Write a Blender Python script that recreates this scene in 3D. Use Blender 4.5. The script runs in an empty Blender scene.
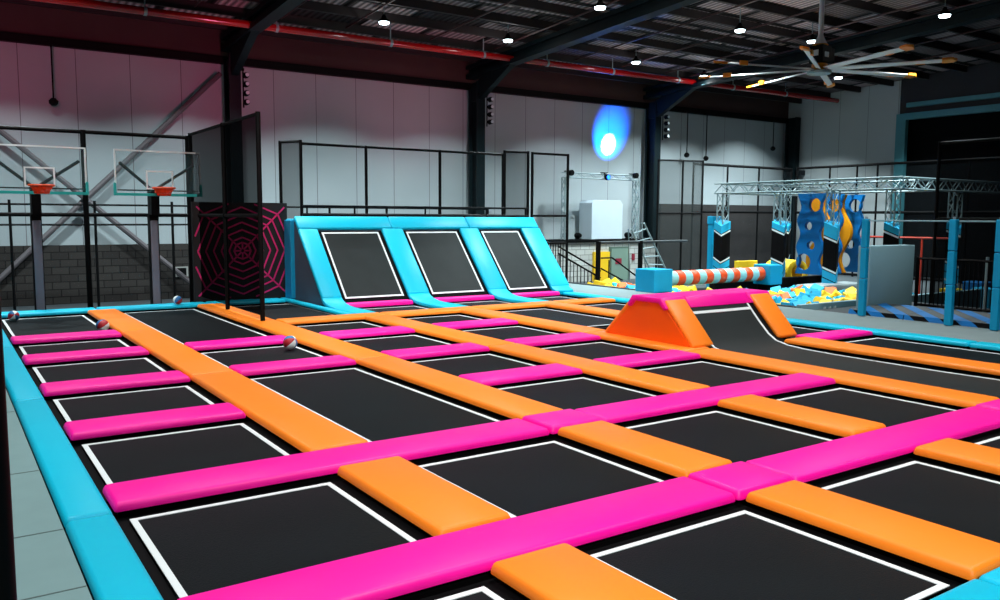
import bpy, bmesh, math, random
from mathutils import Vector, Matrix

# ------------------------------------------------------------------ units
# Layout coordinates are in camera heights (1 = 1.8 m); z is measured from eye level (0), pad tops are at z = -1.
S = 1.8
ZP = 0.6
FLOOR = -1 - ZP / S
def V(x, y, z): return Vector((x * S, y * S, (z + 1) * S + ZP))
C = bpy.context.scene.collection
sc = bpy.context.scene
random.seed(7)

# ------------------------------------------------------------------ camera
cam = bpy.data.cameras.new('camera'); cam.sensor_width = 36; cam.lens = 0.831 * 36; cam.clip_end = 300
co = bpy.data.objects.new('camera', cam); C.objects.link(co); sc.camera = co
R = ((0.82787704, -0.56088753, 0.00497785), (-0.05175598, -0.08522319, -0.99501675), (0.55851672, 0.82349389, -0.09958361))
m = Matrix.Identity(4)
for i in range(3):
    m[i][0] = R[0][i]; m[i][1] = -R[1][i]; m[i][2] = -R[2][i]
m.translation = V(0, 0, 0)
co.matrix_world = m

# ------------------------------------------------------------------ world, exposure, lamps
w = bpy.data.worlds.new('hall_air'); sc.world = w; w.use_nodes = True
w.node_tree.nodes['Background'].inputs[0].default_value = (0.50, 0.74, 0.86, 1)
w.node_tree.nodes['Background'].inputs[1].default_value = 0.04
sc.view_settings.view_transform = 'Standard'; sc.view_settings.look = 'None'
sc.view_settings.gamma = 1; sc.view_settings.exposure = 0.0; sc.view_settings.use_curve_mapping = False
def lamp(name, kind, loc, energy, color, target=None, **k):
    l = bpy.data.lights.new(name, kind); l.energy = energy; l.color = color
    for a, b in k.items(): setattr(l, a, b)
    o = bpy.data.objects.new(name, l); C.objects.link(o); o.location = V(*loc)
    if target is not None:
        d = V(*target) - V(*loc); o.rotation_euler = d.to_track_quat('-Z', 'Y').to_euler()
    return o
WHITE = (1.0, 0.99, 0.97)
LAMP_POWER = 132
# high-bay lamps of the hall: those over and behind the viewer light the court
for x, y in [(-1.5, 1.0), (1.5, 1.0), (4.5, 1.0), (7.5, 1.0), (-0.5, 4.2), (3.0, 4.2), (6.5, 4.2), (1.5, 6.9), (4.5, 6.9), (8.0, 6.6),
             (0.5, 9.6), (3.5, 9.6)]:
    lamp('high_bay_light', 'AREA', (x, y, 2.75), LAMP_POWER, WHITE, (x, y, -1), shape='DISK', size=0.9, spread=math.radians(114))
for x, tx in ((1.8, 3.6), (5.6, 6.0), (8.2, 9.3)):      # unseen fill spots added overhead to brighten the ramps and pit side
    lamp('ramp_fill_spot', 'SPOT', (x, 2.6, 2.7), 1900, WHITE, (tx, 8.4, -1.0), spot_size=math.radians(46), spot_blend=0.9, shadow_soft_size=0.25)
lamp('front_fill_spot', 'SPOT', (-1.0, -2.6, 2.2), 3000, WHITE, (3.4, 3.4, -1), spot_size=math.radians(44), spot_blend=1.0, shadow_soft_size=0.3)  # unseen spot added behind the viewer to brighten the sides of near pads
for x, y in ((0.9, 11.6), (3.3, 11.6), (16.6, 12.2), (14.6, 12.0), (16.8, 9.0)):       # left pair continues the back row overhead; others added to brighten the right end
    lamp('high_bay_light', 'AREA', (x, y, 2.74), 330, (.82, .97, 1.0), (x, y + .5, -1), shape='DISK', size=0.5, spread=math.radians(114))
for x, e in ((0.8, 330), (4.0, 330), (7.4, 290), (10.6, 120)):   # unseen pink spots added to tint the top of the back wall mauve
    lamp('pink_fill_light', 'SPOT', (x, 10.6, 1.6), e, (1.0, 0.16, 0.34), (x, 14, 2.6), spot_size=math.radians(75), spot_blend=1.0, shadow_soft_size=0.3)
lamp('blue_spot', 'SPOT', (12.0, 13.05, 0.99), 4500, (0.0, 0.13, 1.0), (12.34, 14, 1.72), spot_size=math.radians(46), spot_blend=0.8, shadow_soft_size=0.01)
lamp('white_spot', 'SPOT', (12.0, 13.05, 0.99), 5000, (0.6, 0.8, 1.0), (12.34, 14, 1.57), spot_size=math.radians(21), spot_blend=0.45, shadow_soft_size=0.01)
lamp('blue_ceiling_spot', 'SPOT', (10.4, 12.6, 0.93), 900, (0.02, 0.2, 1.0), (9.6, 10.4, 3.2), spot_size=math.radians(22), spot_blend=0.6, shadow_soft_size=0.05)

# ------------------------------------------------------------------ materials
def lin(c):
    r = []
    for v in c:
        v = v / 255.0
        r.append(v / 12.92 if v <= 0.04045 else ((v + 0.055) / 1.055) ** 2.4)
    return (*r, 1)
def mat(name, col, rough=0.5, metal=0.0, spec=0.5, noise=0.0, nscale=6.0, bump=0.0, bscale=20.0, emit=None, estr=0, linear=False):
    mt = bpy.data.materials.new(name); mt.use_nodes = True
    nt = mt.node_tree; b = nt.nodes['Principled BSDF']
    c = col if linear else lin(col)
    b.inputs['Base Color'].default_value = c
    b.inputs['Roughness'].default_value = rough; b.inputs['Metallic'].default_value = metal
    b.inputs['Specular IOR Level'].default_value = spec
    tc = nt.nodes.new('ShaderNodeTexCoord')
    if noise:
        n = nt.nodes.new('ShaderNodeTexNoise'); n.inputs['Scale'].default_value = nscale; n.inputs['Detail'].default_value = 5
        nt.links.new(tc.outputs['Object'], n.inputs['Vector'])
        mx = nt.nodes.new('ShaderNodeMixRGB'); mx.blend_type = 'MIX'
        mx.inputs[1].default_value = tuple(v * (1 - noise) for v in c[:3]) + (1,)
        mx.inputs[2].default_value = tuple(min(1, v * (1 + noise)) for v in c[:3]) + (1,)
        nt.links.new(n.outputs['Fac'], mx.inputs[0]); nt.links.new(mx.outputs[0], b.inputs['Base Color'])
    if bump:
        n2 = nt.nodes.new('ShaderNodeTexNoise'); n2.inputs['Scale'].default_value = bscale; n2.inputs['Detail'].default_value = 3
        nt.links.new(tc.outputs['Object'], n2.inputs['Vector'])
        bp = nt.nodes.new('ShaderNodeBump'); bp.inputs['Strength'].default_value = bump; bp.inputs['Distance'].default_value = 0.05
        nt.links.new(n2.outputs['Fac'], bp.inputs['Height']); nt.links.new(bp.outputs[0], b.inputs['Normal'])
    if emit:
        b.inputs['Emission Color'].default_value = lin(emit); b.inputs['Emission Strength'].default_value = estr
    return mt
def net_mat(name, col, cover):
    mt = bpy.data.materials.new(name); mt.use_nodes = True; nt = mt.node_tree
    for n in list(nt.nodes): nt.nodes.remove(n)
    o = nt.nodes.new('ShaderNodeOutputMaterial'); mx = nt.nodes.new('ShaderNodeMixShader')
    t = nt.nodes.new('ShaderNodeBsdfTransparent'); d = nt.nodes.new('ShaderNodeBsdfDiffuse')
    d.inputs[0].default_value = lin(col); mx.inputs[0].default_value = cover
    nt.links.new(t.outputs[0], mx.inputs[1]); nt.links.new(d.outputs[0], mx.inputs[2]); nt.links.new(mx.outputs[0], o.inputs[0])
    return mt
M = {}
M['pink'] = mat('pink_vinyl', (1.0, 0.0, 0.35, 1), 0.45, spec=0.4, bump=0.12, bscale=3.5, noise=0.03, nscale=2, linear=True)
M['orange'] = mat('orange_vinyl', (1.0, 0.245, 0.012, 1), 0.45, spec=0.36, bump=0.10, bscale=3.0, noise=0.03, nscale=2, linear=True)
M['orange_side'] = mat('deep_orange_vinyl', (1.0, 0.12, 0.0, 1), 0.5, spec=0.35, bump=0.08, bscale=2.5, noise=0.03, nscale=2, linear=True)
M['cyan'] = mat('cyan_vinyl', (0.0, 0.50, 0.72, 1), 0.45, spec=0.28, bump=0.08, bscale=3.0, noise=0.03, nscale=2, linear=True)
M['blue'] = mat('blue_vinyl', (0, 158, 205), 0.5, spec=0.4, noise=0.08, nscale=3)
M['skyblue'] = mat('sky_blue_foam', (30, 170, 215), 0.6, spec=0.3, noise=0.08)
M['panelblue'] = mat('blue_board', (0, 112, 185), 0.5, spec=0.4, noise=0.1, nscale=3)
M['amber'] = mat('amber_board', (235, 150, 10), 0.5, spec=0.4, noise=0.1, nscale=3)
M['yellow'] = mat('yellow_foam', (245, 205, 30), 0.6, noise=0.06)
M['orangefoam'] = mat('orange_foam', (240, 110, 30), 0.6, noise=0.06)
M['bed'] = mat('black_jump_fabric', (14, 20, 23), 0.62, spec=0.10, noise=0.35, nscale=1.6, bump=0.15, bscale=90)
M['bed_ramp'] = mat('dark_ramp_fabric', (31, 38, 39), 0.6, spec=0.18, noise=0.3, nscale=2.0)
M['skirt'] = mat('black_skirt', (9, 9, 11), 0.8, spec=0.1)
M['line'] = mat('white_webbing', (222, 232, 234), 0.6, noise=0.04, nscale=12)
M['carpet'] = mat('grey_green_carpet', (118, 148, 150), 0.9, spec=0.1, noise=0.08, nscale=5)
M['walk'] = mat('pale_carpet', (122, 140, 142), 0.85, spec=0.15, noise=0.08, nscale=4)
M['black'] = mat('black_steel', (4, 4, 5), 0.6, spec=0.12, noise=0.1)
M['teal'] = mat('dark_teal_steel', (3, 20, 24), 0.55, spec=0.2, noise=0.15, nscale=3)
M['tealedge'] = mat('teal_steel', (70, 140, 152), 0.5, noise=0.1)
M['alu'] = mat('aluminium', (132, 152, 156), 0.4, metal=0.1, spec=0.6, noise=0.06)
M['grey'] = mat('grey_blue_pad', (122, 160, 170), 0.6, noise=0.12, nscale=1.2)
M['rampside'] = mat('grey_teal_pad', (88, 100, 116), 0.7, spec=0.2, noise=0.2, nscale=1.0)
M['white'] = mat('white_plastic', (215, 225, 230), 0.5, noise=0.03)
M['container'] = mat('white_fabric_box', (190, 205, 215), 0.7, noise=0.06, nscale=2)
M['red'] = mat('red_pipe_paint', (150, 8, 12), 0.16, spec=0.8, noise=0.1)
M['redthin'] = mat('dark_red_paint', (48, 8, 11), 0.5, noise=0.15)
M['rim'] = mat('orange_rim_paint', (235, 80, 30), 0.4, noise=0.05)
M['teal_pad'] = mat('teal_rubber', (40, 185, 180), 0.5, noise=0.05)
M['boardwhite'] = mat('white_board_tape', (240, 250, 252), 0.5, noise=0.04)
M['magenta'] = mat('magenta_print', (215, 20, 110), 0.6, noise=0.05)
M['webblack'] = mat('black_net_panel', (14, 10, 14), 0.7, noise=0.1)
M['dark'] = mat('dark_floor_carpet', (48, 56, 60), 0.85, noise=0.2, nscale=2)
M['rusty'] = mat('rust_brown_board', (40, 35, 34), 0.85, noise=0.5, nscale=2)
M['doorgreen'] = mat('grey_green_door', (110, 135, 122), 0.6, noise=0.05)
M['yellowpanel'] = mat('yellow_board', (225, 180, 15), 0.6, noise=0.1)
M['sign'] = mat('dark_red_sign', (130, 20, 45), 0.6, noise=0.05)
M['glass'] = net_mat('clear_board_glass', (150, 190, 195), 0.07)
M['net'] = net_mat('black_net', (5, 5, 6), 0.87)
M['netthin'] = net_mat('fine_black_net', (40, 46, 50), 0.14)
M['netmid'] = net_mat('dense_grey_net', (58, 62, 62), 0.6)
M['netdark'] = net_mat('dark_mesh', (12, 13, 15), 0.78)
M['rimnet'] = net_mat('orange_net', (215, 60, 30), 0.75)
M['lens'] = mat('lamp_lens', (240, 250, 255), 0.4, emit=(225, 250, 255), estr=9, noise=0.01)
M['bluelens'] = mat('blue_lamp_lens', (30, 90, 255), 0.4, emit=(30, 110, 255), estr=4, noise=0.01)
M['kickgrey'] = mat('dark_grey_vinyl', (78, 84, 86), .6, noise=.1)
M['postgrey'] = mat('mauve_grey_pad', (128, 128, 142), .6, noise=.1)
M['redbar'] = mat('rust_red_paint', (170, 45, 25), .5, noise=.1)

def wall_mat(name, col, seam, seam_scale, dirt, axis=0):
    """cladding: smooth sheets with a thin joint every seam_scale metres"""
    mt = mat(name, col, 0.6, spec=0.25); nt = mt.node_tree; b = nt.nodes['Principled BSDF']
    tc = nt.nodes.new('ShaderNodeTexCoord'); sp = nt.nodes.new('ShaderNodeSeparateXYZ'); nt.links.new(tc.outputs['Object'], sp.inputs[0])
    md = nt.nodes.new('ShaderNodeMath'); md.operation = 'MODULO'; md.inputs[1].default_value = seam_scale
    ad = nt.nodes.new('ShaderNodeMath'); ad.operation = 'ADD'; ad.inputs[1].default_value = 500 * seam_scale
    nt.links.new(sp.outputs[axis], ad.inputs[0]); nt.links.new(ad.outputs[0], md.inputs[0])
    lt = nt.nodes.new('ShaderNodeMath'); lt.operation = 'LESS_THAN'; lt.inputs[1].default_value = 0.02
    nt.links.new(md.outputs[0], lt.inputs[0])
    n = nt.nodes.new('ShaderNodeTexNoise'); n.inputs['Scale'].default_value = 0.5; n.inputs['Detail'].default_value = 5
    nt.links.new(tc.outputs['Object'], n.inputs['Vector'])
    c = lin(col)
    mx = nt.nodes.new('ShaderNodeMixRGB'); mx.inputs[1].default_value = tuple(v * (1 - dirt) for v in c[:3]) + (1,); mx.inputs[2].default_value = tuple(min(1, v * (1 + dirt)) for v in c[:3]) + (1,)
    nt.links.new(n.outputs['Fac'], mx.inputs[0])
    m2 = nt.nodes.new('ShaderNodeMixRGB'); m2.inputs[2].default_value = lin(seam)
    nt.links.new(lt.outputs[0], m2.inputs[0]); nt.links.new(mx.outputs[0], m2.inputs[1]); nt.links.new(m2.outputs[0], b.inputs['Base Color'])
    return mt
def brick_mat(name, c1, c2, mortar, bw, bh, rot=0):
    mt = mat(name, c1, 0.85, spec=0.1); nt = mt.node_tree; b = nt.nodes['Principled BSDF']
    tc = nt.nodes.new('ShaderNodeTexCoord'); mp = nt.nodes.new('ShaderNodeMapping'); br = nt.nodes.new('ShaderNodeTexBrick')
    mp.inputs['Rotation'].default_value = (math.radians(90), 0, 0) if rot == 0 else (0, math.radians(90), math.radians(90))
    br.inputs['Scale'].default_value = 1; br.inputs['Brick Width'].default_value = bw; br.inputs['Row Height'].default_value = bh
    br.inputs['Mortar Size'].default_value = 0.012; br.inputs['Color1'].default_value = lin(c1); br.inputs['Color2'].default_value = lin(c2); br.inputs['Mortar'].default_value = lin(mortar)
    nt.links.new(tc.outputs['Object'], mp.inputs[0]); nt.links.new(mp.outputs[0], br.inputs[0]); nt.links.new(br.outputs[0], b.inputs['Base Color'])
    return mt
M['wall'] = wall_mat('pale_wall_sheeting', (168, 178, 182), (110, 108, 112), 1.35, 0.12)
M['wall_r'] = wall_mat('pale_wall_sheeting_right', (178, 186, 188), (120, 124, 126), 1.35, 0.10, axis=1)
M['brick'] = brick_mat('grey_blockwork', (50, 47, 46), (60, 57, 55), (30, 28, 28), 0.42, 0.2)
M['whitebrick'] = brick_mat('white_blockwork', (186, 190, 186), (170, 172, 168), (120, 122, 118), 0.42, 0.2)
def roof_mat():
    mt = mat('corrugated_roof', (30, 26, 28), 0.7, spec=0.2); nt = mt.node_tree; b = nt.nodes['Principled BSDF']
    tc = nt.nodes.new('ShaderNodeTexCoord'); br = nt.nodes.new('ShaderNodeTexBrick')
    br.inputs['Scale'].default_value = 1; br.inputs['Brick Width'].default_value = 2.1; br.inputs['Row Height'].default_value = 1.3
    br.offset = 0.5; br.inputs['Mortar Size'].default_value = 0.14; br.inputs['Mortar Smooth'].default_value = 0.3
    br.inputs['Color1'].default_value = lin((225, 205, 208)); br.inputs['Color2'].default_value = lin((38, 32, 36)); br.inputs['Mortar'].default_value = lin((20, 16, 19))
    wv = nt.nodes.new('ShaderNodeTexWave'); wv.bands_direction = 'X'; wv.inputs['Scale'].default_value = 1.7
    wv.inputs['Distortion'].default_value = 0
    nt.links.new(tc.outputs['Object'], br.inputs[0]); nt.links.new(tc.outputs['Object'], wv.inputs[0])
    mx = nt.nodes.new('ShaderNodeMixRGB'); mx.blend_type = 'MULTIPLY'; mx.inputs[0].default_value = 0.75
    nt.links.new(br.outputs[0], mx.inputs[1]); nt.links.new(wv.outputs[0], mx.inputs[2]); nt.links.new(mx.outputs[0], b.inputs['Base Color'])
    bp = nt.nodes.new('ShaderNodeBump'); bp.inputs['Distance'].default_value = 0.04; nt.links.new(wv.outputs['Fac'], bp.inputs['Height']); nt.links.new(bp.outputs[0], b.inputs['Normal'])
    return mt
M['roofsheet'] = roof_mat()

# ------------------------------------------------------------------ mesh builder (layout coordinates in, metres out)
class MB:
    def __init__(s): s.v = []; s.f = []; s.mi = []; s.cur = 0
    def add(s, vs, fs):
        n = len(s.v); s.v += [tuple(p) for p in vs]; s.f += [tuple(i + n for i in f) for f in fs]; s.mi += [s.cur] * len(fs); return s
    def box(s, x0, x1, y0, y1, z0, z1):
        return s.add([(x0, y0, z0), (x1, y0, z0), (x1, y1, z0), (x0, y1, z0), (x0, y0, z1), (x1, y0, z1), (x1, y1, z1), (x0, y1, z1)],
                     [(3, 2, 1, 0), (4, 5, 6, 7), (0, 1, 5, 4), (1, 2, 6, 5), (2, 3, 7, 6), (3, 0, 4, 7)])
    def tube(s, a, b, r, n=8, r2=None, cap=True):
        a = Vector(a); b = Vector(b); d = (b - a).normalized(); r2 = r if r2 is None else r2
        u = d.cross(Vector((0, 0, 1)) if abs(d.z) < 0.9 else Vector((1, 0, 0))).normalized(); w_ = d.cross(u)
        vs = []
        off = math.pi / n if n == 4 else 0
        for p, rr in ((a, r), (b, r2)):
            for i in range(n):
                t = 2 * math.pi * i / n + off; vs.append(p + (u * math.cos(t) + w_ * math.sin(t)) * rr)
        fs = [(i, (i + 1) % n, n + (i + 1) % n, n + i) for i in range(n)]
        if cap: fs += [tuple(range(n - 1, -1, -1)), tuple(range(n, 2 * n))]
        return s.add(vs, fs)
    def path(s, pts, r, n=8):
        for a, b in zip(pts, pts[1:]): s.tube(a, b, r, n)
        return s
    def prism(s, pts, d):
        """closed polygon of 3-D points extruded by vector d"""
        n = len(pts); vs = [Vector(p) for p in pts] + [Vector(p) + Vector(d) for p in pts]
        return s.add(vs, [tuple(range(n - 1, -1, -1)), tuple(range(n, 2 * n))] + [(i, (i + 1) % n, n + (i + 1) % n, n + i) for i in range(n)])
    def lathe(s, c, prof, n=16, axis='z'):
        vs = []
        for r, h in prof:
            for i in range(n):
                t = 2 * math.pi * i / n; a, b = r * math.cos(t), r * math.sin(t)
                vs.append((c[0] + a, c[1] + b, c[2] + h) if axis == 'z' else ((c[0] + h, c[1] + a, c[2] + b) if axis == 'x' else (c[0] + b, c[1] + h, c[2] + a)))
        fs = []
        for k in range(len(prof) - 1):
            for i in range(n): fs.append((k * n + i, k * n + (i + 1) % n, (k + 1) * n + (i + 1) % n, (k + 1) * n + i))
        fs += [tuple(range(n - 1, -1, -1)), tuple(range((len(prof) - 1) * n, len(prof) * n))]
        return s.add(vs, fs)
    def build(s, name, m, parent=None, origin=None, bevel=0, seg=2, smooth=False, subdiv=0):
        me = bpy.data.meshes.new(name)
        if parent is not None: org = parent['_o']; org = Vector(org)
        else:
            org = V(*origin) if origin is not None else V(*[sum(c) / len(s.v) for c in zip(*s.v)])
            if origin is None: org.z = min(V(*p).z for p in s.v)
        me.from_pydata([V(*p) - org for p in s.v], [], s.f)
        ms = m if isinstance(m, (list, tuple)) else [m]
        for q in ms: me.materials.append(q)
        for p, i in zip(me.polygons, s.mi): p.material_index = i
        bm = bmesh.new(); bm.from_mesh(me)
        bmesh.ops.recalc_face_normals(bm, faces=bm.faces)
        if bevel:
            bmesh.ops.bevel(bm, geom=[e for e in bm.edges if len(e.link_faces) == 2 and e.calc_face_angle(0) > 0.3], offset=bevel, segments=seg, profile=0.5, affect='EDGES', clamp_overlap=True)
        bm.to_mesh(me); bm.free()
        if smooth:
            for p in me.polygons: p.use_smooth = True
            try: me.set_sharp_from_angle(angle=math.radians(50))
            except Exception: pass
        o = bpy.data.objects.new(name, me); C.objects.link(o)
        if parent is not None: o.parent = parent
        else: o.location = org
        o['_o'] = tuple(org)
        return o
ROOTS = []
def tag(o, label, cat, group=None):
    o['label'] = label; o['category'] = cat
    if group: o['group'] = group
    return o
def root(name, loc, label, cat, group=None):
    o = bpy.data.objects.new(name, None); C.objects.link(o); o.empty_display_size = 0.1
    p = V(*loc); o.location = p; o['_o'] = tuple(p); ROOTS.append(o)
    return tag(o, label, cat, group)
def struct(o): o['kind'] = 'structure'; return o
def stuff(o): o['kind'] = 'stuff'; return o
def copy_tree(src, loc, label=None, rz=0):
    r = src.copy(); C.objects.link(r); r.location = V(*loc); r.rotation_euler = (0, 0, rz)
    if label: r['label'] = label
    for ch in list(src.children):
        c = ch.copy(); C.objects.link(c); c.parent = r
        for g in list(ch.children):
            d = g.copy(); C.objects.link(d); d.parent = c
    return r

# ------------------------------------------------------------------ the hall shell
YW, XW = 14.0, 18.5
def roofz(y): return 3.02 + 0.055 * (YW - y)
struct(MB().box(-6, 22, -8, YW + .3, FLOOR - .1, FLOOR).build('floor', M['dark']))
struct(MB().box(-6, XW + .2, YW, YW + .15, FLOOR, 2.52).build('wall_back', M['wall']))
wb = struct(MB().box(-6, XW + .2, YW - .02, YW + .15, 2.52, 3.05).build('wall_back_top', mat('brown_eave_board', (66, 46, 44), 0.8, noise=0.25, nscale=1)))
struct(MB().box(-6, XW, YW - .12, YW - .021, 2.44, 2.56).build('trim_1', M['black']))
struct(MB().box(-6, 10.2, YW - .1, YW - .001, FLOOR, -.455).build('wall_back_blockwork', M['brick']))
struct(MB().box(10.2, 13.25, 13.30, YW - .001, FLOOR, -.49).build('wall_back_white_blockwork', M['whitebrick']))
struct(MB().box(13.9, XW - .12, YW - .1, YW - .001, FLOOR, .32).build('wall_back_brown_base', M['rusty']))
# right wall: cladding, roller door opening in front of it
mb = MB(); mb.prism([(XW, 10.95, FLOOR), (XW, YW - .001, FLOOR), (XW, YW - .001, 3.03), (XW, 10.95, 3.16)], (.15, 0, 0)); struct(mb.build('wall_right', M['wall_r']))
mb = MB(); mb.prism([(XW, -8, 2.32), (XW, 10.94, 2.32), (XW, 10.94, 3.18), (XW, -8, 4.2)], (.15, 0, 0)); struct(mb.build('wall_right_above_door', mat('dark_wall_sheeting', (40, 40, 44), 0.7, noise=0.2, nscale=1)))
struct(MB().box(XW + .2, XW + .25, -8, 10.94, FLOOR, 2.4).build('door_1', mat('black_roller_door', (5, 6, 8), 0.8, spec=0.1, noise=0.1)))
struct(MB().box(XW - .14, XW - .001, -8, 10.75, 2.24, 2.38).box(XW - .08, XW - .001, -8, 10.75, 2.52, 2.62).build('trim_2', M['tealedge']))
struct(MB().box(XW - .2, XW - .001, 13.4, YW - .13, 1.1, 1.22).build('trim_3', M['black']))
# roof
mb = MB()
mb.add([(-6, YW + .2, roofz(YW + .2)), (XW + .2, YW + .2, roofz(YW + .2)), (XW + .2, -8, roofz(-8)), (-6, -8, roofz(-8)),
        (-6, YW + .2, roofz(YW + .2) + .05), (XW + .2, YW + .2, roofz(YW + .2) + .05), (XW + .2, -8, roofz(-8) + .05), (-6, -8, roofz(-8) + .05)],
       [(0, 1, 2, 3), (7, 6, 5, 4), (0, 4, 5, 1), (1, 5, 6, 2), (2, 6, 7, 3), (3, 7, 4, 0)])
ceil_ = struct(mb.build('ceiling', M['roofsheet'], origin=(0, 0, 3)))
mpur = mat('dark_brown_purlin', (26, 18, 20), 0.7, noise=0.2)
for i in range(16):
    y = 13.6 - i * .82; z = roofz(y)
    struct(MB().box(-4, XW - .02, y - .03, y + .03, z - .13, z - .003).build('ceiling_purlin', mpur))
# steel frames
for i, (x, lab) in enumerate([(4.08, 'teal steel rafter rising from the column behind the left net fence'),
                              (8.74, 'teal steel rafter rising from the column behind the cyan ramps'),
                              (13.42, 'teal steel rafter rising from the column beside the blue wall spotlight')]):
    mb = MB(); t = 0.02
    for (zz0, zz1, hw) in ((-.34, -.30, .10), (-.305, -.15, .02), (-.16, -.135, .10)):
        mb.prism([(x - hw, YW - .05, roofz(YW) + zz0 - .04), (x + hw, YW - .05, roofz(YW) + zz0 - .04), (x + hw, YW - .05, roofz(YW) + zz1), (x - hw, YW - .05, roofz(YW) + zz1)], (0, -19, 19 * .055))
    tag(mb.build('roof_rafter', M['teal']), lab, 'rafter', 'steel roof rafters')
    # haunched column
for x, lab in [(4.08, 'dark teal steel column behind the black net beside the spider web panel'),
               (8.74, 'dark teal steel column behind the middle of the cyan ramps'),
               (13.42, 'dark teal steel column right of the blue spotlight on the wall'),
               (18.36, 'black steel column in the far right corner of the hall')]:
    r = root('steel_column', (x, YW - .3, FLOOR), lab, 'column', 'steel columns along the back wall')
    hw = .092
    mb = MB(); mb.box(x - hw, x + hw, YW - .44, YW - .40, FLOOR, 2.56); mb.box(x - hw, x + hw, YW - .17, YW - .125, FLOOR, 2.43); mb.box(x - .02, x + .02, YW - .41, YW - .16, FLOOR, 2.56)
    mb.build('shaft', M['teal'], r)
    mb = MB(); mb.prism([(x - .06, YW - .40, 2.2), (x - .06, YW - .125, 2.2), (x - .06, YW - .125, 2.43), (x - .06, YW - .6, 2.66), (x - .06, YW - 1.5, 2.72)], (.12, 0, 0))
    if x < 18: mb.build('haunch', M['teal'], r)
# column speakers / lamps bunch
for x, lab in [(4.2, 'string of small black stage lamps high on the leftmost teal column'), (8.86, 'string of small black stage lamps high on the middle teal column'), (13.54, 'string of small black stage lamps high on the column right of the blue spotlight')]:
    r = root('stage_lamp_string', (x, YW - .5, 1.75), lab, 'stage lamps', 'lamp strings on the columns')
    MB().tube((x, YW - .46, 1.72), (x, YW - .46, 2.42), .012).build('pole', M['black'], r); MB().box(x - .2, x + .02, YW - .47, YW - .435, 2.3, 2.34).build('arm', M['black'], r)
    for k in range(4):
        z = 1.8 + k * .14
        h = MB().lathe((x + .02, YW - .56, z), [(.02, -.06), (.045, -.03), (.05, .04)], 10, 'y').build('lamp_head', M['black'], r)
        MB().lathe((x + .02, YW - .62, z), [(.03, -.004), (.03, .004)], 10, 'y').build('lens', M['white'], h)
# diagonal wind braces in the first bay
for a, b, lab in [((3.93, YW - .16, 2.27), (.4, YW - .16, -1.25), 'pale diagonal wind brace rising to the right behind the basketball boards'),
                  ((-.1, YW - .24, 2.0), (3.6, YW - .24, -1.3), 'pale diagonal wind brace falling to the right behind the basketball boards')]:
    tag(MB().tube(a, b, .04, 8).build('wind_brace', mat('brace_paint', (96, 90, 94), 0.6, noise=0.1)), lab, 'brace', 'crossed wind braces')
# security cameras on drop rods
for x, z0, lab in [(1.52, 1.62, 'dark dome camera on a drop rod high on the left of the back wall'),
                   (14.6, 1.45, 'small camera on a drop rod right beside the far teal column'), (15.25, 1.40, 'larger camera on the second drop rod right of the far teal column'), (17.7, 1.75, 'small camera on a short drop rod near the far right corner')]:
    r = root('security_camera', (x, YW - .2, z0), lab, 'camera', 'drop rod cameras')
    MB().tube((x, YW - .2, z0 + .05), (x, YW - .2, 2.45), .012, 6).build('drop_rod', M['black'], r); MB().box(x - .03, x + .03, YW - .22, YW - .119, 2.43, 2.47).build('bracket', M['black'], r)
    MB().lathe((x, YW - .2, z0), [(.03, -.05), (.06, -.02), (.065, .02), (.03, .06)], 12).build('housing', M['black'], r)
# small vent in blockwork
r = root('wall_vent', (3.1, YW - .14, -.95), 'small pale framed vent low in the grey blockwork left of the web panel', 'vent')
MB().box(3.13, 3.34, YW - .13, YW - .105, -.98, -.82).build('frame', mat('vent_frame', (150, 150, 146), .6, noise=.05), r)
MB().box(3.16, 3.31, YW - .14, YW - .131, -.96, -.84).build('louvre', M['black'], r)
# red main pipe with hangers
yp = 12.5
r = root('sprinkler_main_pipe', (8, yp, 2.8), 'thick glossy red sprinkler pipe running along the back of the roof', 'pipe')
MB().tube((-3, yp, 2.77), (XW + .5 - .6, yp, 2.86), .055, 16).build('pipe', M['red'], r, smooth=True)
for x in (.9, 2.55, 4.4, 6.3, 8.1, 9.5, 11.1, 12.9, 14.6, 16.4):
    MB().lathe((x, yp, 2.77 + (x + 3) * .0042), [(.064, -.02), (.064, .02)], 16, 'x').tube((x, yp, 2.83 + (x + 3) * .0042), (x, yp, roofz(yp) - .01), .01, 6).build('clamp', M['alu'], r)
for x in (3.2, 4.45, 5.5, 7.0, 8.3, 10.1, 11.3, 12.5, 13.2, 14.9, 16.2):
    tag(MB().tube((x, 12.44, roofz(12.44) - .17), (x, -1, roofz(-1) - .17), .015, 8).build('sprinkler_branch_pipe', M['redthin']),
        'thin dark red branch pipe running under the roof towards the viewer', 'pipe', 'thin red branch pipes under the roof')
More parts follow.
